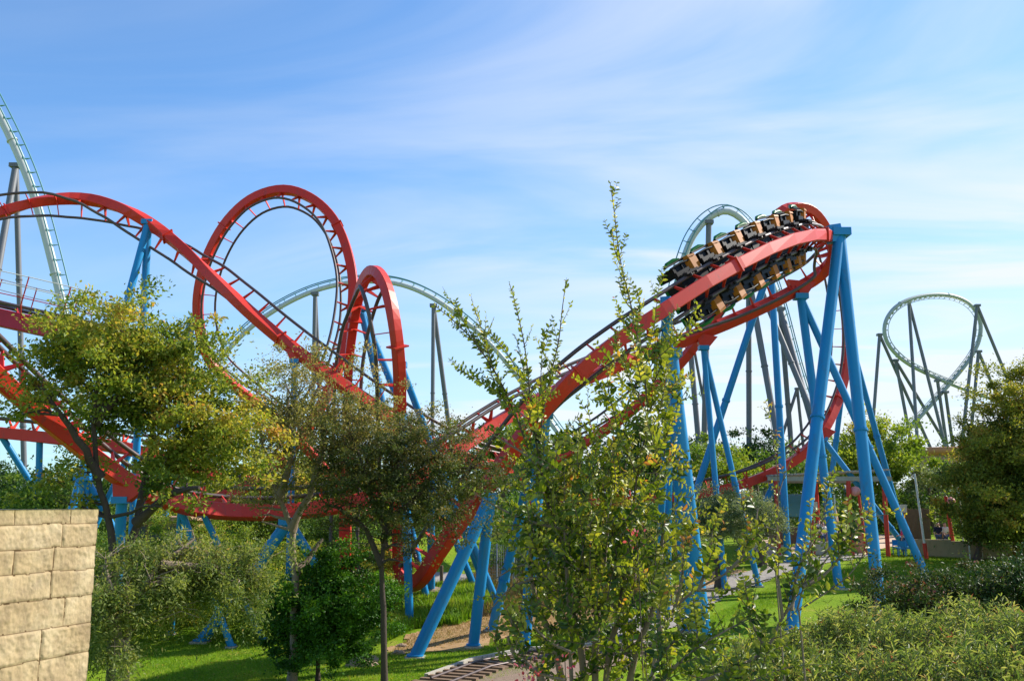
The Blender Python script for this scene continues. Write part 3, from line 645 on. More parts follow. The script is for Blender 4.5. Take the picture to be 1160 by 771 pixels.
S('blue support mostly hidden by foreground leaves below the rising track', (617, 470, 37), [(609, 560, 38, .26), (585, 600, 41, .22)], .24)
S('blue splayed pair of legs beneath the low valley of track behind the round bush', (327, 590, 39.3), [(287, 645, 39.8, .27), (354, 634, 42, .22)], .26)
S('short blue leg carrying the wide red gusset under the left track', (138, 566, 35.8), [(131, 700, 37)], .22)
S('blue leg with a box shaped head seen above the stone wall', (96, 540, 41), [(94, 580, 42, .25), (124, 590, 44, .18)], .26)
S('small blue struts dropping from the valley track left of its lowest point', (205, 577, 37.7), [(219, 615, 39, .15), (200, 640, 41, .13)], .16)
S('short blue strut on the low valley track above the drooping tree', (231, 583, 38), [(240, 602, 40)], .14)
S('blue brace under the low level track at the left edge', (2, 494, 54), [(26, 532, 57)], .2)
S('blue post below the low level track near the left edge', (45, 498, 54), [(44, 540, 55)], .2)
# big cluster under the left end of the train
t9 = (760, 400, 38)
r9 = S('massive blue column of bundled legs under the left end of the train', t9, [(791, 660, 38.2, .31), (777, 660, 41, .29), (748, 600, 42.5, .16), (757, 600, 44, .16)], .30, collar=30)
b = MB(); b.tube([at(757, 401, 38), at(754, 336, 37.7)], .22, 20); build(b, 'upper_post', M['blue'], r9)
b = MB(); b.tube([at(760, 404, 38), at(760, 397, 38)], .36, 20); build(b, 'cap_flange', M['blue'], r9)
# tall A frame at the end of the train
S('tallest blue A frame with a bent arm gripping the right end of the train track', (951, 264, 46.6), [(912, 590, 41.5, .31), (985, 580, 43.5, .31)], .34, head=(938, 266, 46.5), collar=12.5)
S('blue support with one upright leg and one long diagonal leg under the returning track', (907, 336, 52), [(922, 450, 50, .25), (957, 447, 50.5, .23)], .27, collar=11)
S('tall blue A frame under the back arch, upright leg and leg leaning left', (873, 300, 58.2), [(884, 488, 57, .23), (816, 473, 60, .24)], .26, collar=11)
S('slim blue V support where the returning track meets the crape myrtle', (797, 394, 50.3), [(812, 565, 49.5, .17), (816, 476, 50.5, .17)], .2, collar=9)
S('thin blue support behind the tall dive curve at right', (962, 380, 64), [(989, 478, 68, .22), (952, 460, 68, .2)], .24, head=(958, 380, 63))
S('small blue strut leaning right under the foot of the dive curve', (932, 497, 61.5), [(971, 548, 63)], .2)
S('blue wedge brace below the low track beside the pergola', (877, 548, 61), [(868, 566, 61.5)], .22)
# gussets (red plates where supports meet the track)
def gusset(u, v, d, up, w, h, th=.3, name='gusset', parent=None):
    c = at(u, v, d); upv = Vector(up).normalized(); s = Vector((1, 0, 0)); s = (s - upv * s.dot(upv)).normalized(); n = upv.cross(s)
    mb = MB(); A = [c + s * w + upv * h, c - s * w + upv * h, c - s * w * .35, c + s * w * .35]
    q = [p + n * th for p in A] + [p - n * th for p in A]
    mb.add(q, [(0, 1, 2, 3), (7, 6, 5, 4), (0, 4, 5, 1), (1, 5, 6, 2), (2, 6, 7, 3), (3, 7, 4, 0)]); build(mb, name, M['red'], parent)
gusset(334, 409, 44.5, (.2, 0, 1), .55, .5, .22, parent=RA)
gusset(906, 337, 52, (.1, 0, 1), .75, .9, .25, parent=RD)
gusset(797, 394, 50.3, (.2, 0, 1), .6, .7, .22, parent=RD)
gusset(138, 566, 35.8, (.45, 0, 1), .75, .9, .25, parent=RD)
gusset(931, 498, 61.5, (.4, 0, 1), .6, .8, .22, parent=RE)
gusset(877, 548, 61, (.1, 0, 1), .6, .7, .22, parent=RE)
gusset(328, 590, 39.3, (0, 0, 1), .5, .35, .22, parent=RD)

# ------------------------------------------------------------------ grey supports
GG = 'grey supports of the giant coaster behind'
Q = lambda label, top, legs, r=.28, **k: support(label, top, legs, M['grey'], r, n=14, group=GG, collar=14, **k)
Q('grey A frame carrying the steep white drop at the left edge', (18, 188, 90), [(0, 291, 82, .36), (26, 480, 92, .3)], .36)
Q('grey pair of posts under the crest of the low white hill beside the loop', (357, 333, 120), [(355, 440, 120, .3), (362, 445, 124, .3)], .34)
Q('grey inverted V standing between the narrow arch and the crape myrtle', (491, 346, 120), [(490, 470, 118, .28), (508, 478, 124, .33)], .34)
Q('grey post hanging below the top of the pointed white hill', (803, 252, 112), [(799, 437, 114)], .38)
Q('grey strut right of the blue column, leaning gently right', (778, 350, 112), [(786, 440, 112, .36), (800, 470, 116, .2)], .36)
Q('grey upright post between the blue legs in the middle of the bay', (848, 314, 112), [(848.5, 470, 112, .36), (878, 481, 106, .4)], .36)
Q('grey long leaning leg crossing behind the upright blue leg', (857, 316, 112), [(896, 410, 104, .38)], .38)
Q('grey strut pair reaching the far slope of the pointed hill', (884, 350, 112), [(896, 500, 112, .33), (917, 468, 104, .4)], .34)
Q('thin grey X brace legs behind the right blue legs', (903, 440, 112), [(886, 494, 112, .2), (909, 496, 114, .2)], .2)
for lab, top, legs in (
    ('grey support of the helix nearest its left end', (996.5, 379), [(990, 465, 196), (1042, 480, 205)]),
    ('grey support rising across the left half of the helix to its top rim', (1029.5, 341), [(1038, 480, 192), (1062, 470, 196)]),
    ('grey support at the upper right rim of the helix', (1107, 346), [(1092, 480, 198), (1141, 428, 205)]),
    ('grey support low on the left side of the helix', (1014.5, 408), [(1027, 475, 200), (1052, 470, 206)]),
    ('grey support at the lower right side of the helix', (1108.5, 398), [(1101, 480, 200), (1131, 452, 208)]),
    ('short grey post under the descending exit of the helix', (1062, 431), [(1069, 480, 202)]),
    ('short grey post where the helix exits cross', (1071, 444), [(1076, 480, 206)])):
    Q(lab, (*top, 200), [(*l, .38) for l in legs], .42, flg=False)

# ------------------------------------------------------------------ train
c0 = at(800, 320, 38.3)
train = empty('coaster_train', (c0.x, c0.y, tz(c0.x, c0.y)), 'roller coaster train with yellow cars, black seats and green trim on the banked turn', 'coaster train')
s_start = min(np.arange(0, PD.len, .1), key=lambda s: (PD.fr(s)[0] - at(812, 314, 38.6)).length)
NC = 7; pitch_ = 1.80
def car(s0):
    c, T, U, S_ = PD.fr(s0); o_ = c + U * .78
    P = lambda a, w_, h: o_ + T * a + S_ * w_ + U * h
    body = MB()
    def hexa(pts_a, pts_b): # two quads (lists of 4)
        body.add(pts_a + pts_b, [(3, 2, 1, 0), (4, 5, 6, 7), (0, 1, 5, 4), (1, 2, 6, 5), (2, 3, 7, 6), (3, 0, 4, 7)])
    # yellow cowl panel right across the car, raked up at the front
    hexa([P(.30, -1.30, .26), P(.76, -1.24, .30), P(.76, 1.24, .30), P(.30, 1.30, .26)], [P(.14, -1.36, .46), P(.86, -1.28, .52), P(.86, 1.28, .52), P(.14, 1.36, .46)])
    for sd in (-1, 1):
        hexa([P(.52, sd * .3, .50), P(.80, sd * .3, .52), P(.80, sd * 1.18, .52), P(.52, sd * 1.24, .50)], [P(.60, sd * .38, .74), P(.72, sd * .38, .76), P(.72, sd * 1.06, .74), P(.60, sd * 1.12, .72)])
        hexa([P(.26, sd * 1.30, .24), P(.70, sd * 1.26, .24), P(.70, sd * 1.34, .26), P(.26, sd * 1.40, .26)], [P(.1, sd * 1.32, .60), P(.76, sd * 1.26, .64), P(.76, sd * 1.36, .64), P(.1, sd * 1.43, .60)])
    ob = build(body, 'car', M['yellow'], train)
    ch = MB()
    for sd in (-1, 1): ch.box(P(-.42, sd * .95, .44), T, S_, U, .40, .30, .02); ch.tube([P(-.85, sd * 1.2, .36), P(-.3, sd * 1.24, .30), P(.3, sd * 1.2, .34)], .05, 6); ch.box(P(-.1, sd * .62, .12), T, S_, U, .5, .1, .12)
    ch.box(P(-.05, 0, .22), T, S_, U, .84, .56, .06); ch.box(P(-.2, 0, .10), T, S_, U, .45, .2, .07)
    ch.box(P(.9, 0, .12), T, S_, U, .3, .06, .06)
    ch.box(P(-.75, 0, .40), T, S_, U, .05, 1.22, .05); ch.box(P(-.15, 0, .40), T, S_, U, .06, 1.22, .05)
    for sd in (-1, 1):
        ch.box(P(-.40, sd * 1.36, .52), T, S_, U, .62, .035, .08); ch.box(P(-.42, sd * .8, .34), T, S_, U, .42, .16, .10)
    build(ch, 'chassis', M['black'], ob)
    for sd in (-1, 1):
        w_ = MB()
        w_.box(P(-.38, sd * .72, .02), T, S_, U, .36, .05, .22); w_.box(P(-.38, sd * .60, .34), T, S_, U, .44, .06, .05)
        for a in (-.56, -.2):
            w_.cyl(P(a, sd * .53, .19), P(a, sd * .67, .19), .11, 14)      # running wheel
            w_.cyl(P(a, sd * .74, -.03 + .05), P(a, sd * .74, .09), .09, 12)  # side wheel
            w_.cyl(P(a, sd * .55, -.17), P(a, sd * .67, -.17), .075, 12)    # up-stop wheel
            w_.cyl(P(a, sd * .50, .19), P(a, sd * .80, .19), .03, 8)
            w_.cyl(P(a, sd * .60, -.17), P(a, sd * .76, -.17), .03, 8)
        build(w_, 'wheel_carrier', M['rubber'], ob)
    for w0 in (-1.0, -.38, .38, 1.0):
        st = MB()
        hexs = lambda A_, B_: st.add(A_ + B_, [(3, 2, 1, 0), (4, 5, 6, 7), (0, 1, 5, 4), (1, 2, 6, 5), (2, 3, 7, 6), (3, 0, 4, 7)])
        hexs([P(-.48, w0 - .23, .44), P(.12, w0 - .23, .44), P(.12, w0 + .23, .44), P(-.48, w0 + .23, .44)], [P(-.48, w0 - .25, .62), P(.18, w0 - .25, .66), P(.18, w0 + .25, .66), P(-.48, w0 + .25, .62)])
        hexs([P(-.62, w0 - .24, .5), P(-.44, w0 - .24, .5), P(-.44, w0 + .24, .5), P(-.62, w0 + .24, .5)], [P(-.78, w0 - .19, 1.32), P(-.62, w0 - .19, 1.32), P(-.62, w0 + .19, 1.32), P(-.78, w0 + .19, 1.32)])
        so = build(st, 'seat', M['black'], ob)
        hr = MB()
        for sd in (-1, 1): hr.tube([P(-.62, w0 + sd * .15, 1.22), P(-.42, w0 + sd * .17, 1.25), P(-.25, w0 + sd * .16, 1.0), P(-.22, w0 + sd * .12, .78)], .055, 8)
        hr.box(P(-.7, w0, 1.34), T, S_, U, .1, .2, .08)
        build(hr, 'shoulder_restraint', M['green'], ob)
    for sd in (-1, 1):
        tr = MB(); tr.tube([P(-.92, sd * 1.34, .62), P(-.6, sd * 1.44, .70), P(-.2, sd * 1.46, .66), P(.08, sd * 1.42, .58)], [.05, .11, .12, .05], 8); build(tr, 'side_trim', M['green'], ob)
for k in range(NC): car(s_start + k * pitch_)
#@@VEG
# ================================================================== BACKGROUND VEGETATION
def bgtree(name, label, u, v, d, ru, rv, leaf, n=60, nl=120, ls=.22, cr=.7, group=None, cat='tree', bark='bark', parts=3, **k):
    c = at(u, v, d); s = d / F; base = ground(c.x, c.y, -.05)
    bl = []
    for i in range(parts * 2):
        bl.append((c + Vector((random.uniform(-.55, .55) * ru * s, random.uniform(-.5, .5) * ru * s, random.uniform(-.5, .5) * rv * s)), Vector((ru * s * random.uniform(.4, .65), ru * s * .55, rv * s * random.uniform(.4, .62))), 1))
    tr = [[base, base.lerp(c, .5) + Vector((random.uniform(-.3, .3), 0, 0)), c + Vector((0, 0, rv * s * .3))]]
    return tree(name, label, base, tr, bl, leaf, L[leaf] if isinstance(leaf, str) else leaf, M[bark], nclump=n, nleaf=nl, lsize=ls, crad=cr, group=group, cat=cat, trunk_r=max(.08, .004 * d), twig_frac=.5, **k)
BT = 'background trees beyond the coaster supports'
bgtree('tree', 'yellow green leafy tree behind the right leg of the tall blue A frame', 996, 523, 74, 50, 40, 'lime', 130, 190, .24, .75, BT)
bgtree('tree', 'low yellow green tree between the grey posts and the slim blue V', 822, 530, 78, 45, 22, 'lime', 70, 150, .24, .7, BT)
bgtree('tree', 'dark rounded evergreen on the skyline behind the upright blue leg', 853, 517, 112, 26, 18, 'dark', 60, 120, .35, .9, BT)
bgtree('tree', 'second dark evergreen on the skyline left of the dive curve', 884, 527, 105, 26, 18, 'mid', 60, 110, .33, .9, BT)
bgtree('tree', 'green tree just left of the foot of the dive curve', 925, 540, 84, 34, 22, 'mid', 60, 130, .26, .7, BT)
bgtree('tree', 'dark spreading conifer between the yellow green tree and the red post', 1074, 560, 80, 24, 24, 'dark', 80, 150, .25, .7, BT)
bgtree('tree', 'pale green bushy tree left of the right hand tree', 1098, 552, 78, 22, 24, 'mid', 70, 150, .24, .7, BT)
bgtree('tree', 'grey green olive tree below the yellow green crown', 1052, 560, 72, 18, 26, 'greygreen', 40, 130, .18, .5, BT)
bgtree('tree', 'dark conifer on the skyline left of the blue column', 742, 512, 100, 18, 42, 'dark', 70, 130, .3, .8, BT)
bgtree('tree', 'dark tree on the skyline behind the crape myrtle', 690, 528, 105, 34, 30, 'dark', 70, 130, .3, .9, BT)
bgtree('tree', 'mid green tree behind the leaning blue legs of the myrtle', 640, 535, 90, 36, 30, 'mid', 70, 130, .3, .8, BT)
bgtree('tree', 'yellow green tree behind the return run', 572, 512, 86, 48, 34, 'lime', 90, 150, .28, .8, BT)
bgtree('tree', 'green tree low behind the dark tree', 500, 545, 80, 50, 34, 'mid', 90, 140, .28, .8, BT)
bgtree('tree', 'olive green tree behind the valley track', 410, 555, 70, 55, 34, 'olive', 90, 140, .25, .8, BT)
bgtree('tree', 'green tree behind the wispy brown tree', 320, 560, 68, 52, 34, 'olive', 90, 140, .25, .8, BT)
bgtree('tree', 'green tree behind the valley track under the round loop', 235, 560, 68, 50, 32, 'olive', 90, 140, .25, .8, BT)
bgtree('tree', 'dark green tree above the stone wall', 38, 563, 55, 48, 24, 'mid', 90, 140, .2, .6, BT)
bgtree('tree', 'dark tree at the far left edge above the wall', -25, 560, 60, 42, 30, 'dark', 80, 130, .2, .6, BT)
for (u, v, d, ru, rv, lf_, lab) in ((120, 560, 95, 60, 26, 'dark', 'distant dark tree in the far belt behind the wall corner'), (760, 545, 120, 50, 22, 'mid', 'distant tree in the far belt behind the blue column'), (960, 540, 118, 40, 22, 'dark', 'distant dark tree in the far belt behind the tall A frame'),
      (1120, 530, 110, 50, 30, 'dark', 'distant tree in the far belt behind the right hand tree'), (1180, 530, 105, 50, 34, 'mid', 'distant tree in the far belt at the right edge')):
    bgtree('tree', lab, u, v, d, ru, rv, lf_, 70, 110, .36, 1.0, BT)
BS = 'shrubs between the supports'
bgtree('shrub', 'rounded grey green shrub right of the blue column', 812, 594, 50, 34, 34, 'greygreen', 130, 200, .10, .4, BS, 'shrub')
bgtree('shrub', 'grey green shrub in front of the low track at the pergola', 862, 583, 56, 26, 20, 'greygreen', 90, 170, .11, .4, BS, 'shrub')
bgtree('shrub', 'brown twiggy shrub at the foot of the blue column', 757, 622, 46, 22, 20, 'brown', 60, 130, .09, .35, BS, 'shrub')
bgtree('shrub', 'dark shrub behind the foreground shoots at centre', 715, 600, 52, 50, 40, 'mid', 130, 160, .14, .5, BS, 'shrub')
bgtree('shrub', 'green shrub below the white mesh of the fence', 640, 610, 58, 40, 30, 'mid', 90, 150, .14, .5, BS, 'shrub')
bgtree('shrub', 'bright green shrub under the wispy tree left of the round bush', 255, 640, 44, 52, 34, 'mid', 130, 190, .10, .4, BS, 'shrub')
bgtree('shrub', 'yellowish shrub under the valley track', 215, 607, 48, 40, 20, 'lime', 90, 150, .10, .4, BS, 'shrub')
bgtree('shrub', 'green shrub behind the round bush beneath the low track', 400, 610, 52, 60, 26, 'mid', 120, 170, .12, .45, BS, 'shrub')
bgtree('shrub', 'shrub right of the wall behind the drooping tree', 140, 650, 40, 50, 40, 'mid', 140, 180, .10, .45, BS, 'shrub')
bgtree('shrub', 'bright leafy shrub beside the red leaning post', 1066, 585, 66, 14, 12, 'lime', 30, 110, .11, .3, BS, 'shrub')
bgtree('shrub', 'leafy shrub right of the red leaning post', 1098, 590, 64, 16, 14, 'mid', 30, 110, .11, .3, BS, 'shrub')
bgtree('shrub', 'green hedge shrub behind the sign board', 1020, 575, 72, 20, 12, 'mid', 40, 110, .11, .35, BS, 'shrub')
bgtree('shrub', 'low bush left of the blue post on the round pad', 430, 640, 46, 22, 16, 'olive', 50, 120, .09, .3, BS, 'shrub')

def mass(name, clumps, mat, nleaf, ls, cr):
    lf = LF('quad')
    for c in clumps:
        n = int(nleaf * random.uniform(.5, 1.5)); off = rng.normal(size=(n, 3)) * cr * np.array([1, 1, .7]) * .55
        A = rdir(n); A[:, 2] += .3; N = rdir(n); N[:, 2] += .8; lf.add(np.array(c) + off, A, N, ls * rng.uniform(.6, 1.3, n), rng.normal(.45, .2) + rng.normal(0, .14, n))
    o = lf.build(name, mat, None, .6); o['kind'] = 'stuff'; return o
cl = []
for _ in range(700):
    x = random.uniform(-95, 95); y = random.uniform(118, 150); top = 8.2 + 1.6 * math.sin(x * .21) + 1.2 * math.sin(x * .07 + 2) + random.gauss(0, .5); cl.append((x, y, random.uniform(3, top)))
mass('far_wood', cl, L['dark'], 90, .55, 1.7)
cl = []
for _ in range(900):
    x = random.uniform(-58, 34); y = random.uniform(69, 78) ; top = 5.3 + .7 * math.sin(x * .5) + .5 * math.sin(x * .17 + 2); cl.append((x, y, random.uniform(3.2, top)))
mass('undergrowth', cl, L['mid'], 70, .26, .8)
cl = []
for _ in range(520):
    u = random.uniform(115, 470); y = random.uniform(41, 60); x = (u - CU) / F * y; cl.append((x, y, tz(x, y) + random.uniform(.1, 1.2 + .5 * math.sin(x * .9) + (1.4 if u < 300 and y < 50 else 0))))
mass('undergrowth', cl, L['olive'], 110, .13, .5)
cl = []
for _ in range(330):
    u = random.uniform(115, 330); y = random.uniform(39, 50); x = (u - CU) / F * y; cl.append((x, y, tz(x, y) + random.uniform(.1, 2.0 + .6 * math.sin(x * 1.3))))
mass('undergrowth', cl, L['lime'], 100, .11, .45)
cl = []
for _ in range(260):
    u = random.uniform(560, 760); y = random.uniform(53, 66); x = (u - CU) / F * y; cl.append((x, y, tz(x, y) + random.uniform(.1, 1.6)))
mass('undergrowth', cl, L['mid'], 100, .16, .55)
# ================================================================== MID TREES (LEFT)
def P3(lst, d): return [at(u, v, d if len(q) == 0 else q[0]) for (u, v, *q) in lst]
b = gp(128, 745)
T1b = at(128, 745, 25); T1b.z = tz(T1b.x, T1b.y)
tr1 = [[T1b, at(130, 640, 25), at(122, 585, 25), at(112, 540, 24.8), at(106, 480, 24.6), at(112, 425, 24.6)],
       [at(130, 640, 25), at(152, 610, 25.2), at(161, 560, 25.4), at(170, 510, 25.6), at(178, 450, 25.8), at(190, 410, 26)],
       [at(112, 540, 24.8), at(96, 510, 24.4), at(70, 470, 24), at(50, 440, 24)],
       [at(161, 560, 25.4), at(200, 530, 25.8), at(235, 500, 26.2)], [at(106, 480, 24.6), at(140, 440, 25), at(150, 395, 25)], [at(155, 590, 25), at(200, 556, 24.4), at(226, 552, 24)]]
bl1 = [blob(90, 388, 25, 60, 36), blob(140, 398, 25.4, 66, 42), blob(196, 428, 26, 62, 48), blob(55, 430, 24.6, 38, 40), blob(228, 462, 26, 46, 44), blob(190, 492, 25.6, 52, 36), blob(245, 508, 26, 46, 30), blob(80, 490, 24.6, 36, 16, w=.12), blob(56, 552, 24.4, 36, 16, w=.35), blob(212, 540, 25, 40, 14, w=.15), blob(135, 455, 25, 50, 24, w=1.2), blob(272, 515, 26, 28, 20)]
tree('tree', 'big leafy olive and russet tree with two dark leaning trunks beside the wall', T1b, tr1, bl1, 'x', L['olive'], M['barkdark'], nclump=520, nleaf=120, lsize=.12, crad=.33, trunk_r=.12, per=5, group='trees in front of the left track', up=.15)
T2b = at(142, 771, 21); T2b.z = tz(T2b.x, T2b.y)
tr2 = [[T2b, at(140, 740, 21), at(150, 680, 21), at(180, 640, 21.4), at(220, 610, 22)], [at(140, 740, 21), at(125, 680, 20.6), at(120, 640, 20.6)], [at(180, 640, 21.4), at(240, 640, 22), at(270, 660, 22.4)]]
bl2 = [blob(130, 640, 21, 34, 40), blob(120, 705, 20.6, 28, 40), blob(180, 640, 21.6, 46, 26), blob(240, 634, 22.2, 42, 28), blob(262, 655, 22.4, 28, 42), blob(160, 672, 21, 42, 24), blob(215, 655, 22, 36, 26, w=.6), blob(276, 640, 22.4, 22, 26)]
tree('tree', 'small grey green drooping tree with wispy hanging twigs right of the wall', T2b, tr2, bl2, 'x', L['weep'], M['barkpale'], nclump=270, nleaf=180, lsize=.095, crad=.25, per=4, bough=1.3, trunk_r=.10, droop=.22, group='trees in front of the left track', width=.32)
T3b = at(334, 700, 31); T3b.z = tz(T3b.x, T3b.y)
tr3 = [[T3b, at(334, 650, 31), at(331, 600, 31), at(316, 565, 31), at(300, 520, 31), at(290, 470, 31)], [at(331, 600, 31), at(350, 560, 31), at(365, 510, 31), at(372, 460, 31)], [at(334, 650, 31), at(352, 630, 31.4), at(366, 610, 31.6)], [at(316, 565, 31), at(330, 520, 31), at(326, 450, 31)]]
bl3 = [blob(318, 440, 31, 34, 22), blob(300, 480, 31, 34, 34), blob(348, 475, 31, 40, 36), blob(390, 482, 31, 38, 26), blob(320, 515, 31, 50, 28), blob(380, 512, 31, 48, 30), blob(290, 548, 31, 30, 24), blob(415, 500, 31, 30, 40), blob(330, 425, 31, 50, 16, w=.4)]
tree('tree', 'thin wispy brownish tree with a pale forked trunk in front of the loop', T3b, tr3, bl3, 'x', L['brown'], M['barkpale'], nclump=430, nleaf=85, lsize=.088, crad=.34, per=5, bough=1.7, trunk_r=.13, group='trees in front of the left track')
T4b = at(436, 744, 29.5); T4b.z = tz(T4b.x, T4b.y)
tr4 = [[T4b, at(435, 690, 29.5), at(432, 640, 29.5), at(440, 590, 29.5), at(450, 540, 29.5), at(455, 490, 29.5)], [at(432, 640, 29.5), at(415, 600, 29.5), at(385, 575, 29.5), at(370, 572, 29.4)], [at(440, 590, 29.5), at(475, 560, 29.5), at(500, 520, 29.5)], [at(437, 600, 29.5), at(420, 560, 29.5), at(405, 510, 29.5)]]
bl4 = [blob(450, 512, 29.5, 46, 24), blob(490, 506, 29.5, 34, 24), blob(420, 525, 29.5, 42, 34), blob(470, 540, 29.5, 46, 30), blob(440, 570, 29.5, 50, 20, w=.8), blob(508, 530, 29.5, 34, 34), blob(470, 585, 29.5, 50, 24, w=.9), blob(400, 560, 29.5, 36, 30, w=.8), blob(525, 560, 29.5, 26, 26, w=.6), blob(440, 480, 29.5, 60, 18, w=.4), blob(405, 500, 29.5, 22, 18, w=.4)]
tree('tree', 'dark brown green small leaved tree with one thin upright trunk', T4b, tr4, bl4, 'x', L['darkbrown'], M['barkdark'], nclump=480, nleaf=95, lsize=.085, crad=.30, per=4, bough=1.8, trunk_r=.10, group='trees in front of the left track')
c = at(362, 700, 31.5); bb = ground(c.x, c.y, -.05)
blb = [blob(350, 680, 31.5, 52, 42), blob(390, 690, 31.2, 42, 44), blob(330, 700, 31.5, 40, 40), blob(370, 725, 30.8, 52, 32), blob(400, 660, 31.5, 26, 26), blob(372, 652, 31.8, 34, 20)]
tree('round_bush', 'dense dark green rounded bush growing on the left lawn', bb, [[bb, bb + Vector((0, 0, 1)), bb + Vector((.1, 0, 2))]], blb, 'x', L['deep'], M['barkdark'], nclump=400, nleaf=190, lsize=.10, crad=.27, cat='bush', trunk_r=.08, twig_frac=.15, crownname='foliage', width=.6)
# right hand tree
T5b = gp(1104, 640); 
d5 = T5b.y
bl5 = [blob(1142, 474, d5, 30, 36), blob(1170, 450, d5, 46, 40), blob(1134, 525, d5 - .5, 34, 40), blob(1165, 540, d5, 56, 56), blob(1140, 580, d5 - 1, 46, 30), blob(1180, 590, d5 - 1, 46, 30), blob(1128, 562, d5 + .5, 30, 38)]
tree('tree', 'tall broad tree with russet flecked foliage filling the right edge', T5b, [[ground(at(1150, 600, d5).x, d5), at(1150, 600, d5), at(1148, 540, d5), at(1150, 480, d5)]], bl5, 'x', L['russet'], M['barkdark'], nclump=720, nleaf=200, lsize=.18, crad=.55, trunk_r=.2)
tb = gp(1104, 634)
bgtree('sapling', 'slim young tree with a stake in the shade at right', 1104, 592, tb.y, 14, 18, 'dark', 24, 70, .12, .3, None, 'tree')
# shrubs at the right, middle distance
for (u, v, d, ru, rv, lf_, n, lab) in ((1000, 676, 19, 34, 22, 'redtip', 70, 'small red tipped shrub around the foot of the tall blue leg'), (1060, 684, 18, 42, 20, 'redtip', 110, 'dark red tipped shrub behind the oleander at centre right'), (1120, 672, 18, 40, 24, 'redtip', 120, 'dark red tipped shrub near the right edge'), (1165, 660, 18, 36, 32, 'dark', 120, 'darkest shrub in the shade at the right edge')):
    c = at(u, v, d); base = ground(c.x, c.y, -.05); s = d / F
    bl = [(c + Vector((random.uniform(-.5, .5) * ru * s, random.uniform(-.4, .4), random.uniform(-.4, .3) * rv * s)), Vector((ru * s * .55, .5, rv * s * .55)), 1) for _ in range(5)]
    bl += [(Vector((c.x + random.uniform(-.5, .5) * ru * s, c.y, base.z + .5)), Vector((ru * s * .6, .5, .6)), 1.2) for _ in range(2)]
    tree('shrub', lab, base, [[base, base.lerp(c, .5), c]], bl, 'x', L[lf_], M['barkdark'], nclump=n, nleaf=110, lsize=.07, crad=.2, cat='shrub', group='dark shrubs behind the oleanders', trunk_r=.03, twig_frac=.6, width=.42)

# ================================================================== FOREGROUND SHOOTS
def shoot(lf, stem, pts, size, step=.045, r0=.006, cbase=.5, taper=True, spread=.55, alt=False, leafstart=0.0):
    """a stem with leaf pairs along it"""
    q = crom(pts, 6) if len(pts) > 2 else [pts[0].lerp(pts[1], i / 6) for i in range(7)]
    k = len(q); stem.tube(q, [r0 * (1 - .75 * i / k) for i in range(k)], 5, False)
    L_ = [0]
    for a, b_ in zip(q, q[1:]): L_.append(L_[-1] + (b_ - a).length)
    tot = L_[-1]; s = tot * leafstart + step * .5; ang = random.random() * 3
    P, A, N, Z, C = [], [], [], [], []
    while s < tot:
        i = min(int(np.searchsorted(L_, s, side='right')) - 1, k - 2); t = (s - L_[i]) / max(1e-6, L_[i + 1] - L_[i])
        c = q[i].lerp(q[i + 1], t); T = (q[i + 1] - q[i]).normalized()
        side = T.cross(Vector((math.cos(ang), math.sin(ang), .3))).normalized()
        ang += random.uniform(-.5, .5) + (1.57 if alt else .15)
        f = (1 - .5 * (s / tot)) if taper else 1
        for sg in (-1, 1):
            if random.random() < .1: continue
            d = (side * sg * spread + T * (1 - spread) + Vector((random.uniform(-.25, .25), random.uniform(-.25, .25), random.uniform(-.2, .15)))).normalized()
            P.append(c + T * random.uniform(0, step * .4)); A.append(d); n = T.cross(side) * (1 if random.random() < .5 else 1) + T * .6 + Vector((random.uniform(-.4, .4), random.uniform(-.4, .4), random.uniform(-.2, .5)))
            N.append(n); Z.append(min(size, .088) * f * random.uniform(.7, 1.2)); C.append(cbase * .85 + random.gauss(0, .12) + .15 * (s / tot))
        s += step * random.uniform(.7, 1.3)
    if P: lf.add(np.array(P), np.array(A), np.array(N), np.array(Z), np.array(C))
def px(pts, d): return [at(p[0], p[1], p[2] if len(p) > 2 else d) for p in pts]
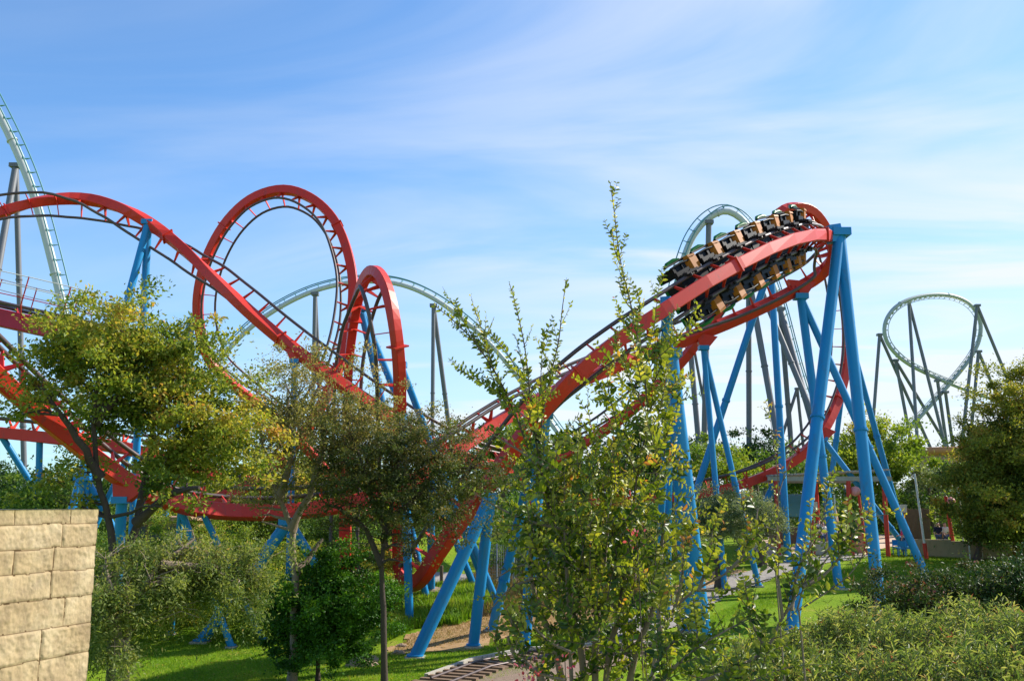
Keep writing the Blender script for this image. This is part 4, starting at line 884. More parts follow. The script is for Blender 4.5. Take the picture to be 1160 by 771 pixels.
# --- the crape myrtle
mbase = Vector((at(672, 760, 7.4).x, 7.4, tz(0, 7.4)))
myr = empty('crape_myrtle', mbase, 'tall crape myrtle in the foreground with long leafy shoots reaching into the sky', 'shrub')
lf = LF('fold'); st = MB()
D0 = 7.3
main = [
 ([(700, 700), (712, 620), (722, 540), (733, 470), (727, 410), (716, 350), (702, 290), (696, 240), (691, 207)], .032, .7),
 ([(733, 470), (752, 430), (742, 380), (744, 340), (750, 303)], .036, .62),
 ([(727, 410), (745, 395), (768, 380), (792, 372)], .034, .8),
 ([(733, 450), (755, 405), (775, 372), (790, 345)], .034, .65),
 ([(652, 700), (636, 620), (620, 560), (607, 500), (600, 440), (594, 390), (585, 350), (577, 320)], .034, .55),
 ([(636, 620), (618, 560), (612, 500), (620, 440), (632, 390), (637, 350), (641, 318)], .030, .7),
 ([(630, 600), (602, 520), (582, 465), (560, 420), (535, 385), (512, 362), (492, 345)], .036, .6),
 ([(560, 420), (552, 395), (545, 372), (538, 350)], .034, .6), ([(545, 400), (530, 372), (518, 352), (510, 338)], .034, .5),
 ([(575, 450), (550, 436), (530, 424), (515, 414)], .034, .4), ([(590, 480), (570, 452), (556, 420), (551, 382), (560, 360)], .034, .5),
 ([(607, 500), (612, 440), (614, 400), (617, 372)], .034, .6), ([(600, 470), (590, 430), (572, 395), (556, 378)], .034, .55),
 ([(700, 640), (690, 580), (676, 520), (668, 470), (664, 458)], .036, .55), ([(680, 560), (668, 520), (655, 498)], .034, .5),
 ([(722, 540), (700, 480), (690, 440), (688, 415)], .034, .6), ([(733, 470), (714, 430), (700, 400), (690, 385)], .034, .6),
 ([(722, 540), (752, 500), (770, 455), (778, 440)], .034, .6), ([(720, 520), (745, 470), (755, 440), (762, 410)], .036, .62), 
 ([(716, 350), (706, 335), (700, 318)], .03, .7), ([(702, 300), (696, 280), (694, 262)], .026, .7), ([(716, 370), (726, 345), (722, 330)], .032, .7),
 ([(727, 400), (710, 375), (700, 350)], .034, .7), ([(730, 430), (742, 400), (738, 370)], .036, .75),
]
tk = MB()
for pts, sz, cb_ in main:
    sz *= 1.5
    P = px(pts, D0 + random.uniform(-.3, .3) * 0)
    P = [p + Vector((0, random.uniform(-.04, .04), 0)) for p in P]
    shoot(lf, st, P, sz * 1.42, .036, .010 if len(pts) > 6 else .005, cb_)
    # side twigs
    q = crom(P, 4); n = len(q)
    for i in range(2, n - 2, 2):
        if random.random() < .85:
            f = 1 - i / n; T = (q[i + 1] - q[i]).normalized(); ln = random.uniform(.12, .30) * (.35 + f)
            dr = (T * .8 + Vector((random.uniform(-1, 1), random.uniform(-.9, .9), random.uniform(-.1, .5)))).normalized()
            shoot(lf, st, [q[i], q[i] + dr * ln * .5 + Vector((0, 0, .01)), q[i] + dr * ln + Vector((0, 0, .05))], .058, .034, .003, cb_ + random.uniform(-.15, .1))
# trunks
for pts in ([(676, 800), (690, 740), (700, 700), (712, 620), (722, 540)], [(668, 800), (660, 750), (652, 700), (636, 620), (620, 560), (607, 500)], [(680, 800), (720, 740), (740, 690), (748, 640), (752, 580)], [(665, 800), (630, 740), (608, 680), (600, 640), (604, 590)], [(672, 800), (676, 700), (684, 640), (690, 580)], [(660, 790), (612, 765), (585, 745), (575, 720)]):
    P = px(pts, D0 + .15); P[0] = P[0].lerp(mbase, .8); q = crom(P, 5); tk.tube(q, [.030 * (1 - .7 * i / len(q)) for i in range(len(q))], 8)
# dense body: shoots filling an envelope
env = [((690, 560), (62, 70), 1.1), ((655, 620), (62, 62), 1.2), ((730, 560), (40, 70), .7), ((624, 570), (34, 60), .5), ((690, 680), (78, 64), 1.3), ((645, 730), (66, 52), 1.0), ((730, 735), (66, 50), 1.0), ((616, 530), (20, 44), .2), ((742, 470), (20, 60), .25), ((720, 440), (32, 60), .4), ((598, 460), (22, 36), .18), ((690, 640), (70, 60), 1.0), ((660, 540), (40, 44), .6)]
wts = [e[2] for e in env]
for _ in range(720):
    (cu, cv), (ru, rv), _w = random.choices(env, wts)[0]
    a = random.uniform(0, 6.28); r = math.sqrt(random.random())
    u = cu + ru * r * math.cos(a); v = cv + rv * r * math.sin(a); d = max(6.75, D0 + random.gauss(.1, .38))
    c = at(u, v, d); out = Vector((math.cos(a) * r * .8 + random.uniform(-.5, .5), random.uniform(-.9, .5), random.uniform(-.25, .9) - .3 * math.sin(a) * r)).normalized()
    ln = random.uniform(.14, .34)
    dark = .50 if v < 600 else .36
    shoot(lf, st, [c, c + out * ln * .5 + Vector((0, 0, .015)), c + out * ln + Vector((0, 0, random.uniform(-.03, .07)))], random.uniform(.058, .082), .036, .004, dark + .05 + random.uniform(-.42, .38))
# bright upright sprays in front of the body
for (u, v0, v1) in ((668, 650, 566), (662, 640, 560), (676, 690, 640), (742, 640, 590), (716, 600, 560), (640, 560, 500), (700, 560, 500), (752, 690, 640), (770, 700, 648)):
    x = random.uniform(-8, 8); shoot(lf, st, px([(u, v0), (u + x * .5, (v0 + v1) / 2), (u + x, v1)], 6.9), .045, .03, .004, .8, spread=.7)
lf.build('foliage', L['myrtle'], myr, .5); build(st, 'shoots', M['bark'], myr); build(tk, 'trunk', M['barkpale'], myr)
# --- arching low branch at right, with larger leaves
def branchy(name, label, mains, group, leaf='myrtle', D=6.0, size=.075, side=.5, ln=(.12, .32), cb=.6, stem_r=.012, sden=.7, step=.04):
    base = Vector((mains[0][0][0], mains[0][0][1], 0)); P0 = px(mains[0], D)[0]
    root = empty(name, Vector((P0.x, P0.y, tz(P0.x, P0.y))), label, 'shrub', group)
    lf = LF('fold'); st = MB(); tk = MB()
    tk.tube([Vector((P0.x, P0.y, tz(P0.x, P0.y) - .05)), P0.lerp(Vector((P0.x, P0.y, tz(P0.x, P0.y))), .5) + Vector((.05, 0, 0)), P0], [stem_r * 1.6, stem_r * 1.3, stem_r], 8)
    for m_ in mains:
        P = px(m_, D); P = [p + Vector((0, random.uniform(-.05, .05), 0)) for p in P]
        q = crom(P, 6); tk.tube(q, [stem_r * (1 - .75 * i / len(q)) for i in range(len(q))], 7)
        for i in range(2, len(q)):
            if random.random() < sden:
                T = (q[i] - q[i - 1]).normalized(); l_ = random.uniform(*ln)
                dr = (T * .6 + Vector((random.uniform(-1, 1), random.uniform(-1, .6), random.uniform(-.3, 1)))).normalized()
                shoot(lf, st, [q[i], q[i] + dr * l_ * .5 + Vector((0, 0, .02)), q[i] + dr * l_ + Vector((0, 0, random.uniform(-.02, .06)))], size * random.uniform(.9, 1.4), step, .003, cb + random.uniform(-.3, .3), spread=.65)
    lf.build('foliage', L[leaf], root, .5); build(st, 'shoots', M['bark'], root); build(tk, 'stem', M['barkpale'], root)
    return root
FS = 'arching branches of foreground shrubs'
branchy('crape_myrtle', 'low arching branch reaching up to the right in front of the tall blue leg', [[(790, 775), (820, 760), (867, 735), (886, 700), (895, 683), (908, 664), (922, 653), (940, 632), (950, 620)], [(895, 690), (905, 650), (912, 625), (930, 600)], [(908, 664), (935, 650), (955, 622), (966, 600)], [(867, 735), (850, 700), (846, 670)], [(886, 700), (880, 660), (878, 635)]], FS, D=6.0, size=.056, cb=.5, sden=.5)
branchy('crape_myrtle', 'leafy spray crossing in front of the blue column low down', [[(740, 765), (748, 720), (765, 690), (790, 668), (820, 650), (850, 632), (874, 618)], [(765, 690), (772, 650), (774, 620), (776, 598)], [(790, 668), (800, 640), (806, 615), (808, 600)], [(748, 720), (744, 680), (735, 655)], [(820, 650), (842, 625), (852, 600), (858, 575)], [(790, 668), (830, 668), (870, 655)]], FS, D=6.3, size=.054, cb=.66, sden=.45)
branchy('crape_myrtle', 'dense leafy clump at the bottom centre beside the main shoots', [[(740, 790), (760, 760), (785, 735), (820, 715), (850, 700)], [(730, 790), (745, 750), (770, 720), (790, 700)], [(780, 800), (820, 780), (850, 770), (880, 760)]], FS, D=5.9, size=.052, cb=.4, sden=.8, step=.036)
branchy('crape_myrtle', 'thin spray with upright tips left of the foreground shrub over the soil', [[(640, 770), (610, 760), (590, 740), (582, 715), (578, 698)], [(610, 760), (570, 745), (560, 725)], [(650, 740), (620, 725), (600, 700), (596, 680)]], FS, D=6.8, size=.05, cb=.5, ln=(.08, .2))
branchy('crape_myrtle', 'loose drooping twigs left of the main shoots over the rising track', [[(640, 600), (600, 590), (565, 575), (540, 560)], [(630, 640), (590, 640), (560, 655)], [(620, 530), (580, 505), (555, 490)], [(620, 650), (580, 665), (555, 690)]], FS, D=7.2, size=.046, cb=.6, ln=(.08, .2), sden=.45)
branchy('crape_myrtle', 'long sprig of leaves rising in front of the low track near the pergola', [[(905, 690), (915, 640), (930, 600), (938, 570), (940, 548)], [(915, 640), (950, 610), (975, 590), (1005, 582)], [(905, 690), (960, 650), (985, 612)]], FS, D=6.4, size=.045, cb=.72, ln=(.07, .16), sden=.75, stem_r=.006)
branchy('crape_myrtle', 'thin twig with small leaves before the upright blue leg', [[(878, 640), (882, 590), (880, 540), (876, 490), (872, 465)], [(880, 560), (892, 530), (905, 500)], [(880, 600), (850, 590), (838, 570)]], FS, D=7.6, size=.034, cb=.75, ln=(.05, .12), sden=.6, stem_r=.005)
# --- oleander hedge
OG = 'oleander shrubs massed along the bottom right'
def oleander(label, x, y, rad, top, n, leaf='oleander'):
    base = ground(x, y, -.03); root = empty('oleander', base, label, 'shrub', OG); lf = LF('fold'); st = MB(); fl = MB()
    for _ in range(n):
        a = random.uniform(0, 6.28); r = rad * math.sqrt(random.random()); hx_ = top - (top - base.z) * .40 * (r / rad) ** 2.5 + random.gauss(0, .07)
        tip = Vector((x + r * math.cos(a), y + r * math.sin(a) * .9, hx_)); lean = Vector((math.cos(a) * .22 * r / rad + random.uniform(-.22, .22), math.sin(a) * .2 * r / rad + random.uniform(-.22, .22), -.45))
        b0_ = tip + lean * Vector((-1, -1, 1)).z * Vector((1, 1, 1)) if False else tip + Vector((-lean.x, -lean.y, -.45))
        cb_ = random.uniform(.0, .85)
        shoot(lf, st, [b0_, b0_.lerp(tip, .5) + Vector((random.uniform(-.02, .02), 0, 0)), tip], random.uniform(.06, .09), .032, .004, cb_, taper=False, spread=random.uniform(.4, .7), alt=True)
    lf.build('foliage', L[leaf], root, .2); build(st, 'stems', M['bark'], root); return root
for (lab, u, d, rad, v, n, lfn) in (
    ('oleander at the left end of the hedge beside the arching branch', 880, 10.5, .95, 716, 330, 'oleander'), ('oleander clump below the foot of the tall blue leg', 980, 12.0, 1.15, 690, 420, 'oleander'),
    ('oleander clump third from the right edge with reddish tips', 1040, 10.2, 1.0, 706, 380, 'oleander'), ('oleander clump second from the right edge', 1105, 12.0, 1.1, 686, 400, 'oleander'), ('oleander clump cut by the right edge of the view', 1165, 10.4, 1.0, 692, 360, 'oleander'),
    ('near oleander at the bottom edge left of centre right', 900, 7.9, .75, 752, 260, 'oleander'), ('near oleander at the bottom edge of the hedge middle', 1000, 7.8, .75, 742, 260, 'oleander'), ('near oleander in the bottom right corner', 1110, 7.8, .8, 735, 280, 'oleander'), ('low oleander at the bottom centre behind the clump', 830, 9.0, .7, 748, 200, 'oleander')):
    c = at(u, v, d); oleander(lab, c.x, c.y, rad, c.z, n, lfn)

# ================================================================== GRASS, STONES
def grass(name, label_kind, region, n, h, mat, wob=.3):
    pts = [gp(*p) for p in region]; x0, x1 = min(p.x for p in pts), max(p.x for p in pts); y0, y1 = min(p.y for p in pts), max(p.y for p in pts)
    pg = [(p.x, p.y) for p in pts]; P = []
    while len(P) < n:
        x = random.uniform(x0, x1); y = random.uniform(y0, y1); c_ = False; j = len(pg) - 1
        for i in range(len(pg)):
            if (pg[i][1] > y) != (pg[j][1] > y) and x < (pg[j][0] - pg[i][0]) * (y - pg[i][1]) / (pg[j][1] - pg[i][1]) + pg[i][0]: c_ = not c_
            j = i
        if c_: P.append((x, y, tz(x, y)))
    P = np.array(P); A = rdir(n) * wob; A[:, 2] = 1; lf = LF('blade'); lf.add(P, A, rdir(n) + np.array([0, -.5, 0]), h * rng.uniform(.5, 1.3, n), rng.normal(.5, .2, n) + .3 * np.sin(P[:, 0] * 1.7) * np.sin(P[:, 1] * 1.3))
    o = lf.build(name, mat, None, .16); o['kind'] = 'stuff'; return o
grass('tall_grass', '', [(436, 728), (470, 712), (520, 708), (560, 680), (545, 664), (480, 668), (440, 690)], 16000, .42, L['grass'])
grass('short_grass', '', [(150, 775), (540, 775), (700, 735), (700, 700), (600, 722), (480, 740), (380, 735), (240, 720), (150, 735)], 60000, .09, L['grass'], .6)
grass('short_grass', '', [(700, 770), (830, 700), (980, 660), (1100, 690), (1160, 660), (1160, 615), (1030, 614), (960, 642), (860, 670), (760, 720)], 90000, .09, L['grass'], .6)
grass('dry_grass', '', [(440, 740), (600, 716), (700, 705), (700, 668), (600, 680), (545, 700), (470, 718)], 16000, .12, L['dry'], .8)
grass('meadow_grass', '', [(540, 700), (700, 690), (740, 660), (730, 630), (560, 635), (520, 665)], 16000, .28, L['dry'], .5)
def litter(name, region, n, mat):
    pts = [gp(*p) for p in region]; x0, x1 = min(p.x for p in pts), max(p.x for p in pts); y0, y1 = min(p.y for p in pts), max(p.y for p in pts)
    X = rng.uniform(x0, x1, n); Y = rng.uniform(y0, y1, n); P = np.array([(x, y, tz(x, y) + .04) for x, y in zip(X, Y)]); A = rdir(n); A[:, 2] *= .2; N = rdir(n) * .3; N[:, 2] = 1
    lf = LF('quad'); lf.add(P, A, N, rng.uniform(.05, .12, n), rng.random(n)); o = lf.build(name, mat, None, .6); o['kind'] = 'stuff'
litter('fallen_leaves', [(150, 775), (540, 775), (600, 722), (240, 720)], 2500, L['russet'])
litter('fallen_leaves', [(760, 720), (1160, 690), (1160, 620), (860, 650)], 3000, L['russet'])
def rock(label, u, v, r, squash=.6):
    from mathutils import noise as mn
    p = gp(u, v); mb = MB(); n1, n2 = 14, 9; vs = []
    sd_ = random.random() * 50
    for j in range(n2 + 1):
        for i in range(n1):
            th = math.pi * j / n2; ph = 2 * math.pi * i / n1; d = Vector((math.sin(th) * math.cos(ph), math.sin(th) * math.sin(ph), math.cos(th)))
            k = r * (1 + .35 * mn.fractal(d * 1.3 + Vector((sd_, 0, 0)), .7, 2, 4)); vs.append(p + Vector((d.x * k * 1.3, d.y * k, d.z * k * squash + r * .2)))
    mb.add(vs, [(j * n1 + i, j * n1 + (i + 1) % n1, (j + 1) * n1 + (i + 1) % n1, (j + 1) * n1 + i) for j in range(n2) for i in range(n1)])
    tag(build(mb, 'rock', M['rock']), label, 'rock', 'rocks on the ground')
rock('brown boulder at the foot of the round bush', 411, 754, .42); rock('smaller stone right of the boulder by the thin trunk', 452, 740, .18); rock('dark flat rock below the valley of the rising track', 494, 676, .7, .4)
rock('pale stone lying in the bare soil left of the inverted V', 455, 733, .16)
mb = MB(); p = gp(500, 662); mb.tube([p - Vector((0, 0, .1)), p + Vector((0, 0, .95))], .09, 10); tag(build(mb, 'wooden_post', M['wood']), 'short dark wooden post right of the round pad of the blue post', 'post')
# flowers near bottom centre
def flower_clump(label, u, v, d, n, group='pink flowers among the shoots'):
    c = at(u, v, d); base = ground(c.x, c.y); root = empty('flowering_stem', base, label, 'flower', group); st = MB(); lf = LF('fold'); h = c - base
    st.tube([base, base + h * .5 + Vector((.03, 0, 0)), c], [.006, .005, .003], 5)
    P = np.array(c) + rng.normal(size=(n, 3)) * .035; A = P - np.array(c) + rdir(n) * .01; lf.add(P, A, rdir(n), rng.uniform(.02, .035, n), rng.random(n))
    lf.build('petals', L['flower'], root, .7); build(st, 'stem', M['bark'], root)
for i, (u, v, d) in enumerate(((598, 762, 6.6), (608, 755, 6.6), (592, 770, 6.6), (640, 748, 6.6), (722, 612, 6.75))):
    flower_clump(['lowest pink flower cluster left of centre at the bottom', 'pink flower cluster just above its neighbour at the bottom', 'pink flower cluster cut by the bottom edge', 'single pink bloom in the lower shrub', 'faded pink bloom in the middle of the myrtle', 'small pink bloom above the faded one', 'bright red bloom at the very bottom edge', 'pink bloom in the shaded part of the myrtle'][i], u, v, d, 14)

# ================================================================== SMALL THINGS AROUND THE PERGOLA
PG = 62
def abox_at(mb, u0, u1, v0, v1, d, depth):
    a = at(u0, v1, d); b_ = at(u1, v0, d); mb.abox(a.x, b_.x, d, d + depth, a.z, b_.z)
a = at(868, 552, 61); b_ = at(966, 541, 66)
root = empty('pergola', ground((a.x + b_.x) / 2, 63), 'open pergola with a grey slatted roof on red posts behind the blue legs', 'pergola')
zr = 7.0
x0, x1 = a.x, b_.x
mb = MB()
for i in range(30):
    x = x0 + (x1 - x0) * i / 29; mb.abox(x - .055, x + .055, 59.5, 66.5, zr + .14 + .012 * i, zr + .24 + .012 * i)
build(mb, 'roof_slats', M['thatch'], root)
for y in (59.8, 62, 64.2, 66.2):
    mb = MB(); mb.abox(x0 - .2, x1 + .2, y - .08, y + .08, zr - .14, zr + .13); build(mb, 'beam', M['thatch'], root)
for fx in (.04, .33, .66, .96):
    for y in (59.8, 66.2):
        x = x0 + (x1 - x0) * fx; mb = MB(); mb.tube([Vector((x, y, tz(x, y) - .2)), Vector((x, y, zr - .14))], .13, 10); build(mb, 'post', M['postred'], root)
# teal market stall
mb = MB(); p = at(893, 566, 64); root = empty('market_stall', ground(p.x, p.y), 'small stall with a rounded teal awning under the pergola', 'stall')
n = 8; vs = []
for i in range(n + 1):
    an = math.pi * .5 * i / n; vs += [Vector((p.x - 1.1, p.y - 1.2 * math.sin(an), 6.1 - 1.4 * (1 - math.cos(an)))), Vector((p.x + 1.1, p.y - 1.2 * math.sin(an), 6.1 - 1.4 * (1 - math.cos(an))))]
mb.add(vs, [(2 * i, 2 * i + 1, 2 * i + 3, 2 * i + 2) for i in range(n)], True); mb.add([v + Vector((0, .05, -.04)) for v in vs], [(2 * i + 2, 2 * i + 3, 2 * i + 1, 2 * i) for i in range(n)], True); build(mb, 'awning', M['teal'], root)
mb = MB(); mb.abox(p.x - 1.1, p.x + 1.1, p.y, p.y + 1, tz(p.x, p.y) - .1, tz(p.x, p.y) + 1.1); build(mb, 'counter', M['wood'], root)
for sx_ in (-1, 1):
    mb = MB(); mb.tube([Vector((p.x + sx_ * 1.05, p.y + .1, tz(p.x, p.y))), Vector((p.x + sx_ * 1.05, p.y + .1, 6.1))], .04, 8); build(mb, 'pole', M['polewhite'], root)
def board(label, u0, u1, v0, v1, d, mat, leg=True):
    p = at((u0 + u1) / 2, (v0 + v1) / 2, d); root = empty('sign_board', ground(p.x, p.y), label, 'sign', 'blank backed sign boards on posts'); mb = MB(); A_ = at(u0, v1, d); B_ = at(u1, v0, d)
    mb.abox(A_.x, B_.x, d, d + .08, A_.z, B_.z); build(mb, 'panel', M[mat], root)
    for q in (.5,):
        mb = MB(); x = A_.x + (B_.x - A_.x) * q; mb.tube([Vector((x, d + .12, tz(x, d) - .1)), Vector((x, d + .12, B_.z - .05))], .045, 8); build(mb, 'post', M['polewhite'], root)
board('white square board under the pergola roof', 917, 926, 568, 577, 63, 'polewhite'); board('pale sign board on a thin post beside the right diagonal blue leg', 1014, 1027, 571, 580, 62, 'polewhite')
# walls
def curvewall(name, label, pts, h, th, mat, cat='wall'):
    mb = MB()
    for a_, b__ in zip(pts, pts[1:]):
        d = Vector((b__.x - a_.x, b__.y - a_.y, 0)); l_ = d.length; d.normalize(); s_ = Vector((-d.y, d.x, 0)); z0 = min(a_.z, b__.z) - .2; z1 = max(a_.z, b__.z) + h
        mb.box(Vector(((a_.x + b__.x) / 2, (a_.y + b__.y) / 2, (z0 + z1) / 2)), d, s_, Vector((0, 0, 1)), l_ / 2 + .01, th / 2, (z1 - z0) / 2)
    tag(build(mb, name, mat), label, cat)
def gx(u, y, dz=0):
    x = (u - CU) / (F * cp) * y; return ground(x, y, dz)
curvewall('low_wall', 'low tan retaining wall at the back of the right lawn', [gx(1020, 60.5), gx(1060, 60), gx(1090, 59.6), gx(1130, 59), gx(1200, 58.5)], .95, .35, M['tanwall'])
curvewall('low_wall', 'low stone wall in front of the people under the pergola', [gx(900, 60), gx(925, 60), gx(950, 60.5)], .75, .3, M['concrete'])
def mound(label, u0, u1, d, zt, mat):
    from mathutils import noise as mn
    a_ = at(u0, 570, d); b__ = at(u1, 570, d); cx = (a_.x + b__.x) / 2; rx = (b__.x - a_.x) / 2; z0 = tz(cx, d) - .2; mb = MB(); vs = []; n1, n2 = 24, 8
    for j in range(n2 + 1):
        for i in range(n1):
            th = math.pi / 2 * (j / n2); ph = 2 * math.pi * i / n1; k = 1 + .15 * mn.noise(Vector((math.cos(ph), math.sin(ph), j * .3)) * 1.5)
            vs.append(Vector((cx + rx * math.cos(ph) * math.cos(th) ** .5 * k, d + rx * .6 * math.sin(ph) * math.cos(th) ** .5 * k, z0 + (zt - z0) * math.sin(th))))
    mb.add(vs, [(j * n1 + i, j * n1 + (i + 1) % n1, (j + 1) * n1 + (i + 1) % n1, (j + 1) * n1 + i) for j in range(n2) for i in range(n1)], True); tag(build(mb, 'adobe_oven', mat), label, 'oven')
mound('rounded reddish adobe dome between the pergola posts', 932, 950, 63, 5.4, M['adobe']); mound('low reddish adobe dome right of the red post', 964, 984, 61, 4.6, M['adobe'])
root = empty('reed_fence', gx(1038, 66), 'brown reed screen fence behind the two people', 'fence'); mb = MB()
A_ = at(1022, 575, 66); B_ = at(1052, 575, 66); n = 40
for i in range(n): x = A_.x + (B_.x - A_.x) * i / (n - 1); mb.tube([Vector((x, 66 + .02 * (i % 2), 3)), Vector((x, 66, 5.15 + random.uniform(-.06, .06)))], .03, 6)
build(mb, 'reeds', M['wood'], root)
def pole(label, u0, v0, u1, v1, d, r, mat, base_mat=None, name='pole', cat='pole', group=None):
    p1 = at(u1, v1, d); z = tz(p1.x, p1.y); p0 = at(u0, v0, d); f = p0 + (p1 - p0) * ((p0.z - z) / (p0.z - p1.z)); root = empty(name, f, label, cat, group)
    mb = MB(); mb.tube([f - Vector((0, 0, .1)), p0], [r, r * .75], 10); build(mb, 'shaft', M[mat], root)
    if base_mat: mb = MB(); mb.tube([f, f + (p0 - f).normalized() * .95], r * 1.5, 10); build(mb, 'sleeve', M[base_mat], root)
    return root, p0
pole('leaning white pole with a red sleeve at its foot in front of the low wall', 1036, 536, 1045, 600, 59, .08, 'polewhite', 'postred')
pole('thin white pole behind the right hand wall near the big tree', 1085, 541, 1089, 588, 63, .06, 'polewhite')
pole('short white pole under the pergola', 945, 560, 947, 590, 60, .07, 'polewhite')
r_, tp = pole('red leaning post with a round pink lamp near the two people', 1071, 562, 1077, 598, 61.5, .13, 'postred', name='lamp_post', cat='lamp post', group='red posts with round pink lamps')
def ball(c, r, n1=16, n2=10):
    mb = MB(); vs = [c + Vector((math.sin(math.pi * j / n2) * math.cos(6.2832 * i / n1), math.sin(math.pi * j / n2) * math.sin(6.2832 * i / n1), math.cos(math.pi * j / n2))) * r for j in range(n2 + 1) for i in range(n1)]
    mb.add(vs, [(j * n1 + i, j * n1 + (i + 1) % n1, (j + 1) * n1 + (i + 1) % n1, (j + 1) * n1 + i) for j in range(n2) for i in range(n1)], True); return mb
build(ball(tp + Vector((.28, -.1, -.3)), .26), 'lamp', M['pink'], r_)
r_, tp = pole('red post with a round pink lamp beside the adobe dome', 972, 556, 977, 592, 60, .1, 'postred', name='lamp_post', cat='lamp post', group='red posts with round pink lamps')
build(ball(tp + Vector((-.2, -.1, .0)), .3), 'lamp', M['pink'], r_)
for (u, lab) in ((1099, 'pale timber stake left of the slim young tree'), (1113, 'pale timber stake right of the slim young tree')):
    p = gp(u, 634); mb = MB(); mb.tube([p, p + Vector((0, 0, 1.7))], .045, 8); tag(build(mb, 'stake', M['polewhite']), lab, 'stake', 'stakes of the young tree')
# adobe tower behind
p = at(1066, 512, 90); root = empty('round_tower', ground(p.x, p.y), 'round adobe building with an orange flat rim beyond the trees', 'building')
mb = MB(); mb.tube([Vector((p.x, p.y, 2)), Vector((p.x, p.y, 9.8))], [2.7, 2.3], 28); build(mb, 'wall', M['adobe'], root)
mb = MB(); mb.tube([Vector((p.x, p.y, 9.8)), Vector((p.x, p.y, 10.0)), Vector((p.x, p.y, 10.45)), Vector((p.x, p.y, 10.5))], [2.4, 3.0, 3.1, 2.9], 28); build(mb, 'roof', M['orange'], root)
p = at(1094, 520, 96); root = empty('adobe_building', ground(p.x, p.y), 'low adobe building right of the round one, mostly behind trees', 'building')
mb = MB(); mb.abox(p.x - 3, p.x + 3, p.y, p.y + 4, 2, 8.6); build(mb, 'wall', M['adobe'], root); mb = MB(); mb.abox(p.x - 3.2, p.x + 3.2, p.y - .2, p.y + 4.2, 8.602, 8.95); build(mb, 'roof', M['orange'], root)
def house(label, u0, u1, vt, d, mat, nw=3):
    a_ = at(u0, vt, d); b__ = at(u1, vt, d); root = empty('house', ground((a_.x + b__.x) / 2, d), label, 'building', 'painted park buildings behind the left trees'); z0 = tz(a_.x, d) - .3
    mb = MB(); mb.abox(a_.x, b__.x, d, d + 5, z0, a_.z); build(mb, 'wall', M[mat], root); mb = MB(); mb.abox(a_.x - .3, b__.x + .3, d - .3, d + 5.3, a_.z + .002, a_.z + .25); build(mb, 'roof', M['adobe'], root)
    for i in range(nw):
        x = a_.x + (b__.x - a_.x) * (i + .5) / nw; mb = MB(); mb.abox(x - .45, x + .45, d - .04, d + .05, z0 + 1.3, z0 + 2.5); o = build(mb, 'window', M['wood'], root)
        mb = MB(); mb.abox(x - .36, x + .36, d - .06, d - .045, z0 + 1.4, z0 + 2.4); build(mb, 'pane', M['glass'], o)
house('yellow building seen through the left tree below the track', 150, 205, 590, 58, 'stucco'); house('yellow building behind the thin trunk and the low track', 366, 392, 574, 60, 'stucco', 2); house('orange building glimpsed through the left tree above the track', 205, 245, 540, 72, 'orange', 2)
# mesh fence
root = empty('mesh_fence', gp(590, 648), 'pale wire mesh fence panels behind the crape myrtle', 'fence')
A_, B_ = gx(545, 52), gx(640, 50); n = 5
for i in range(n + 1):
    p = A_.lerp(B_, i / n); p.z = tz(p.x, p.y); mb = MB(); mb.tube([p, p + Vector((0, 0, 2.0))], .05, 8); build(mb, 'post', M['galv'], root)
mb = MB()
for i in range(48):
    p = A_.lerp(B_, i / 47); p.z = tz(p.x, p.y); mb.tube([p + Vector((0, 0, .05)), p + Vector((0, 0, 1.95))], .008, 3, False)
for j in range(12): mb.tube([A_ + Vector((0, 0, .1 + j * .165)), B_ + Vector((0, 0, .1 + j * .165))], .008, 3, False)
build(mb, 'mesh', M['galv'], root)

# ------------------------------------------------------------------ people
def skin(name, verts, edges, rads, mat, parent, root_i=0):
    me = bpy.data.meshes.new(name); base = parent.location if parent else Vector()
    me.from_pydata([Vector(v) for v in verts], edges, []); o = bpy.data.objects.new(name + '_tmp', me); COL.objects.link(o)
    sk = o.modifiers.new('s', 'SKIN'); sk.use_smooth_shade = True; sub = o.modifiers.new('u', 'SUBSURF'); sub.levels = 1; sub.render_levels = 1
    for i, r in enumerate(rads):
        me.skin_vertices[0].data[i].radius = (r, r) if not hasattr(r, '__len__') else r; me.skin_vertices[0].data[i].use_root = (i == root_i)
    dg = bpy.context.evaluated_depsgraph_get(); m2 = bpy.data.meshes.new_from_object(o.evaluated_get(dg)); bpy.data.objects.remove(o)
    m2.materials.clear(); m2.materials.append(mat); ob = bpy.data.objects.new(name, m2); COL.objects.link(ob); ob.parent = parent; return ob
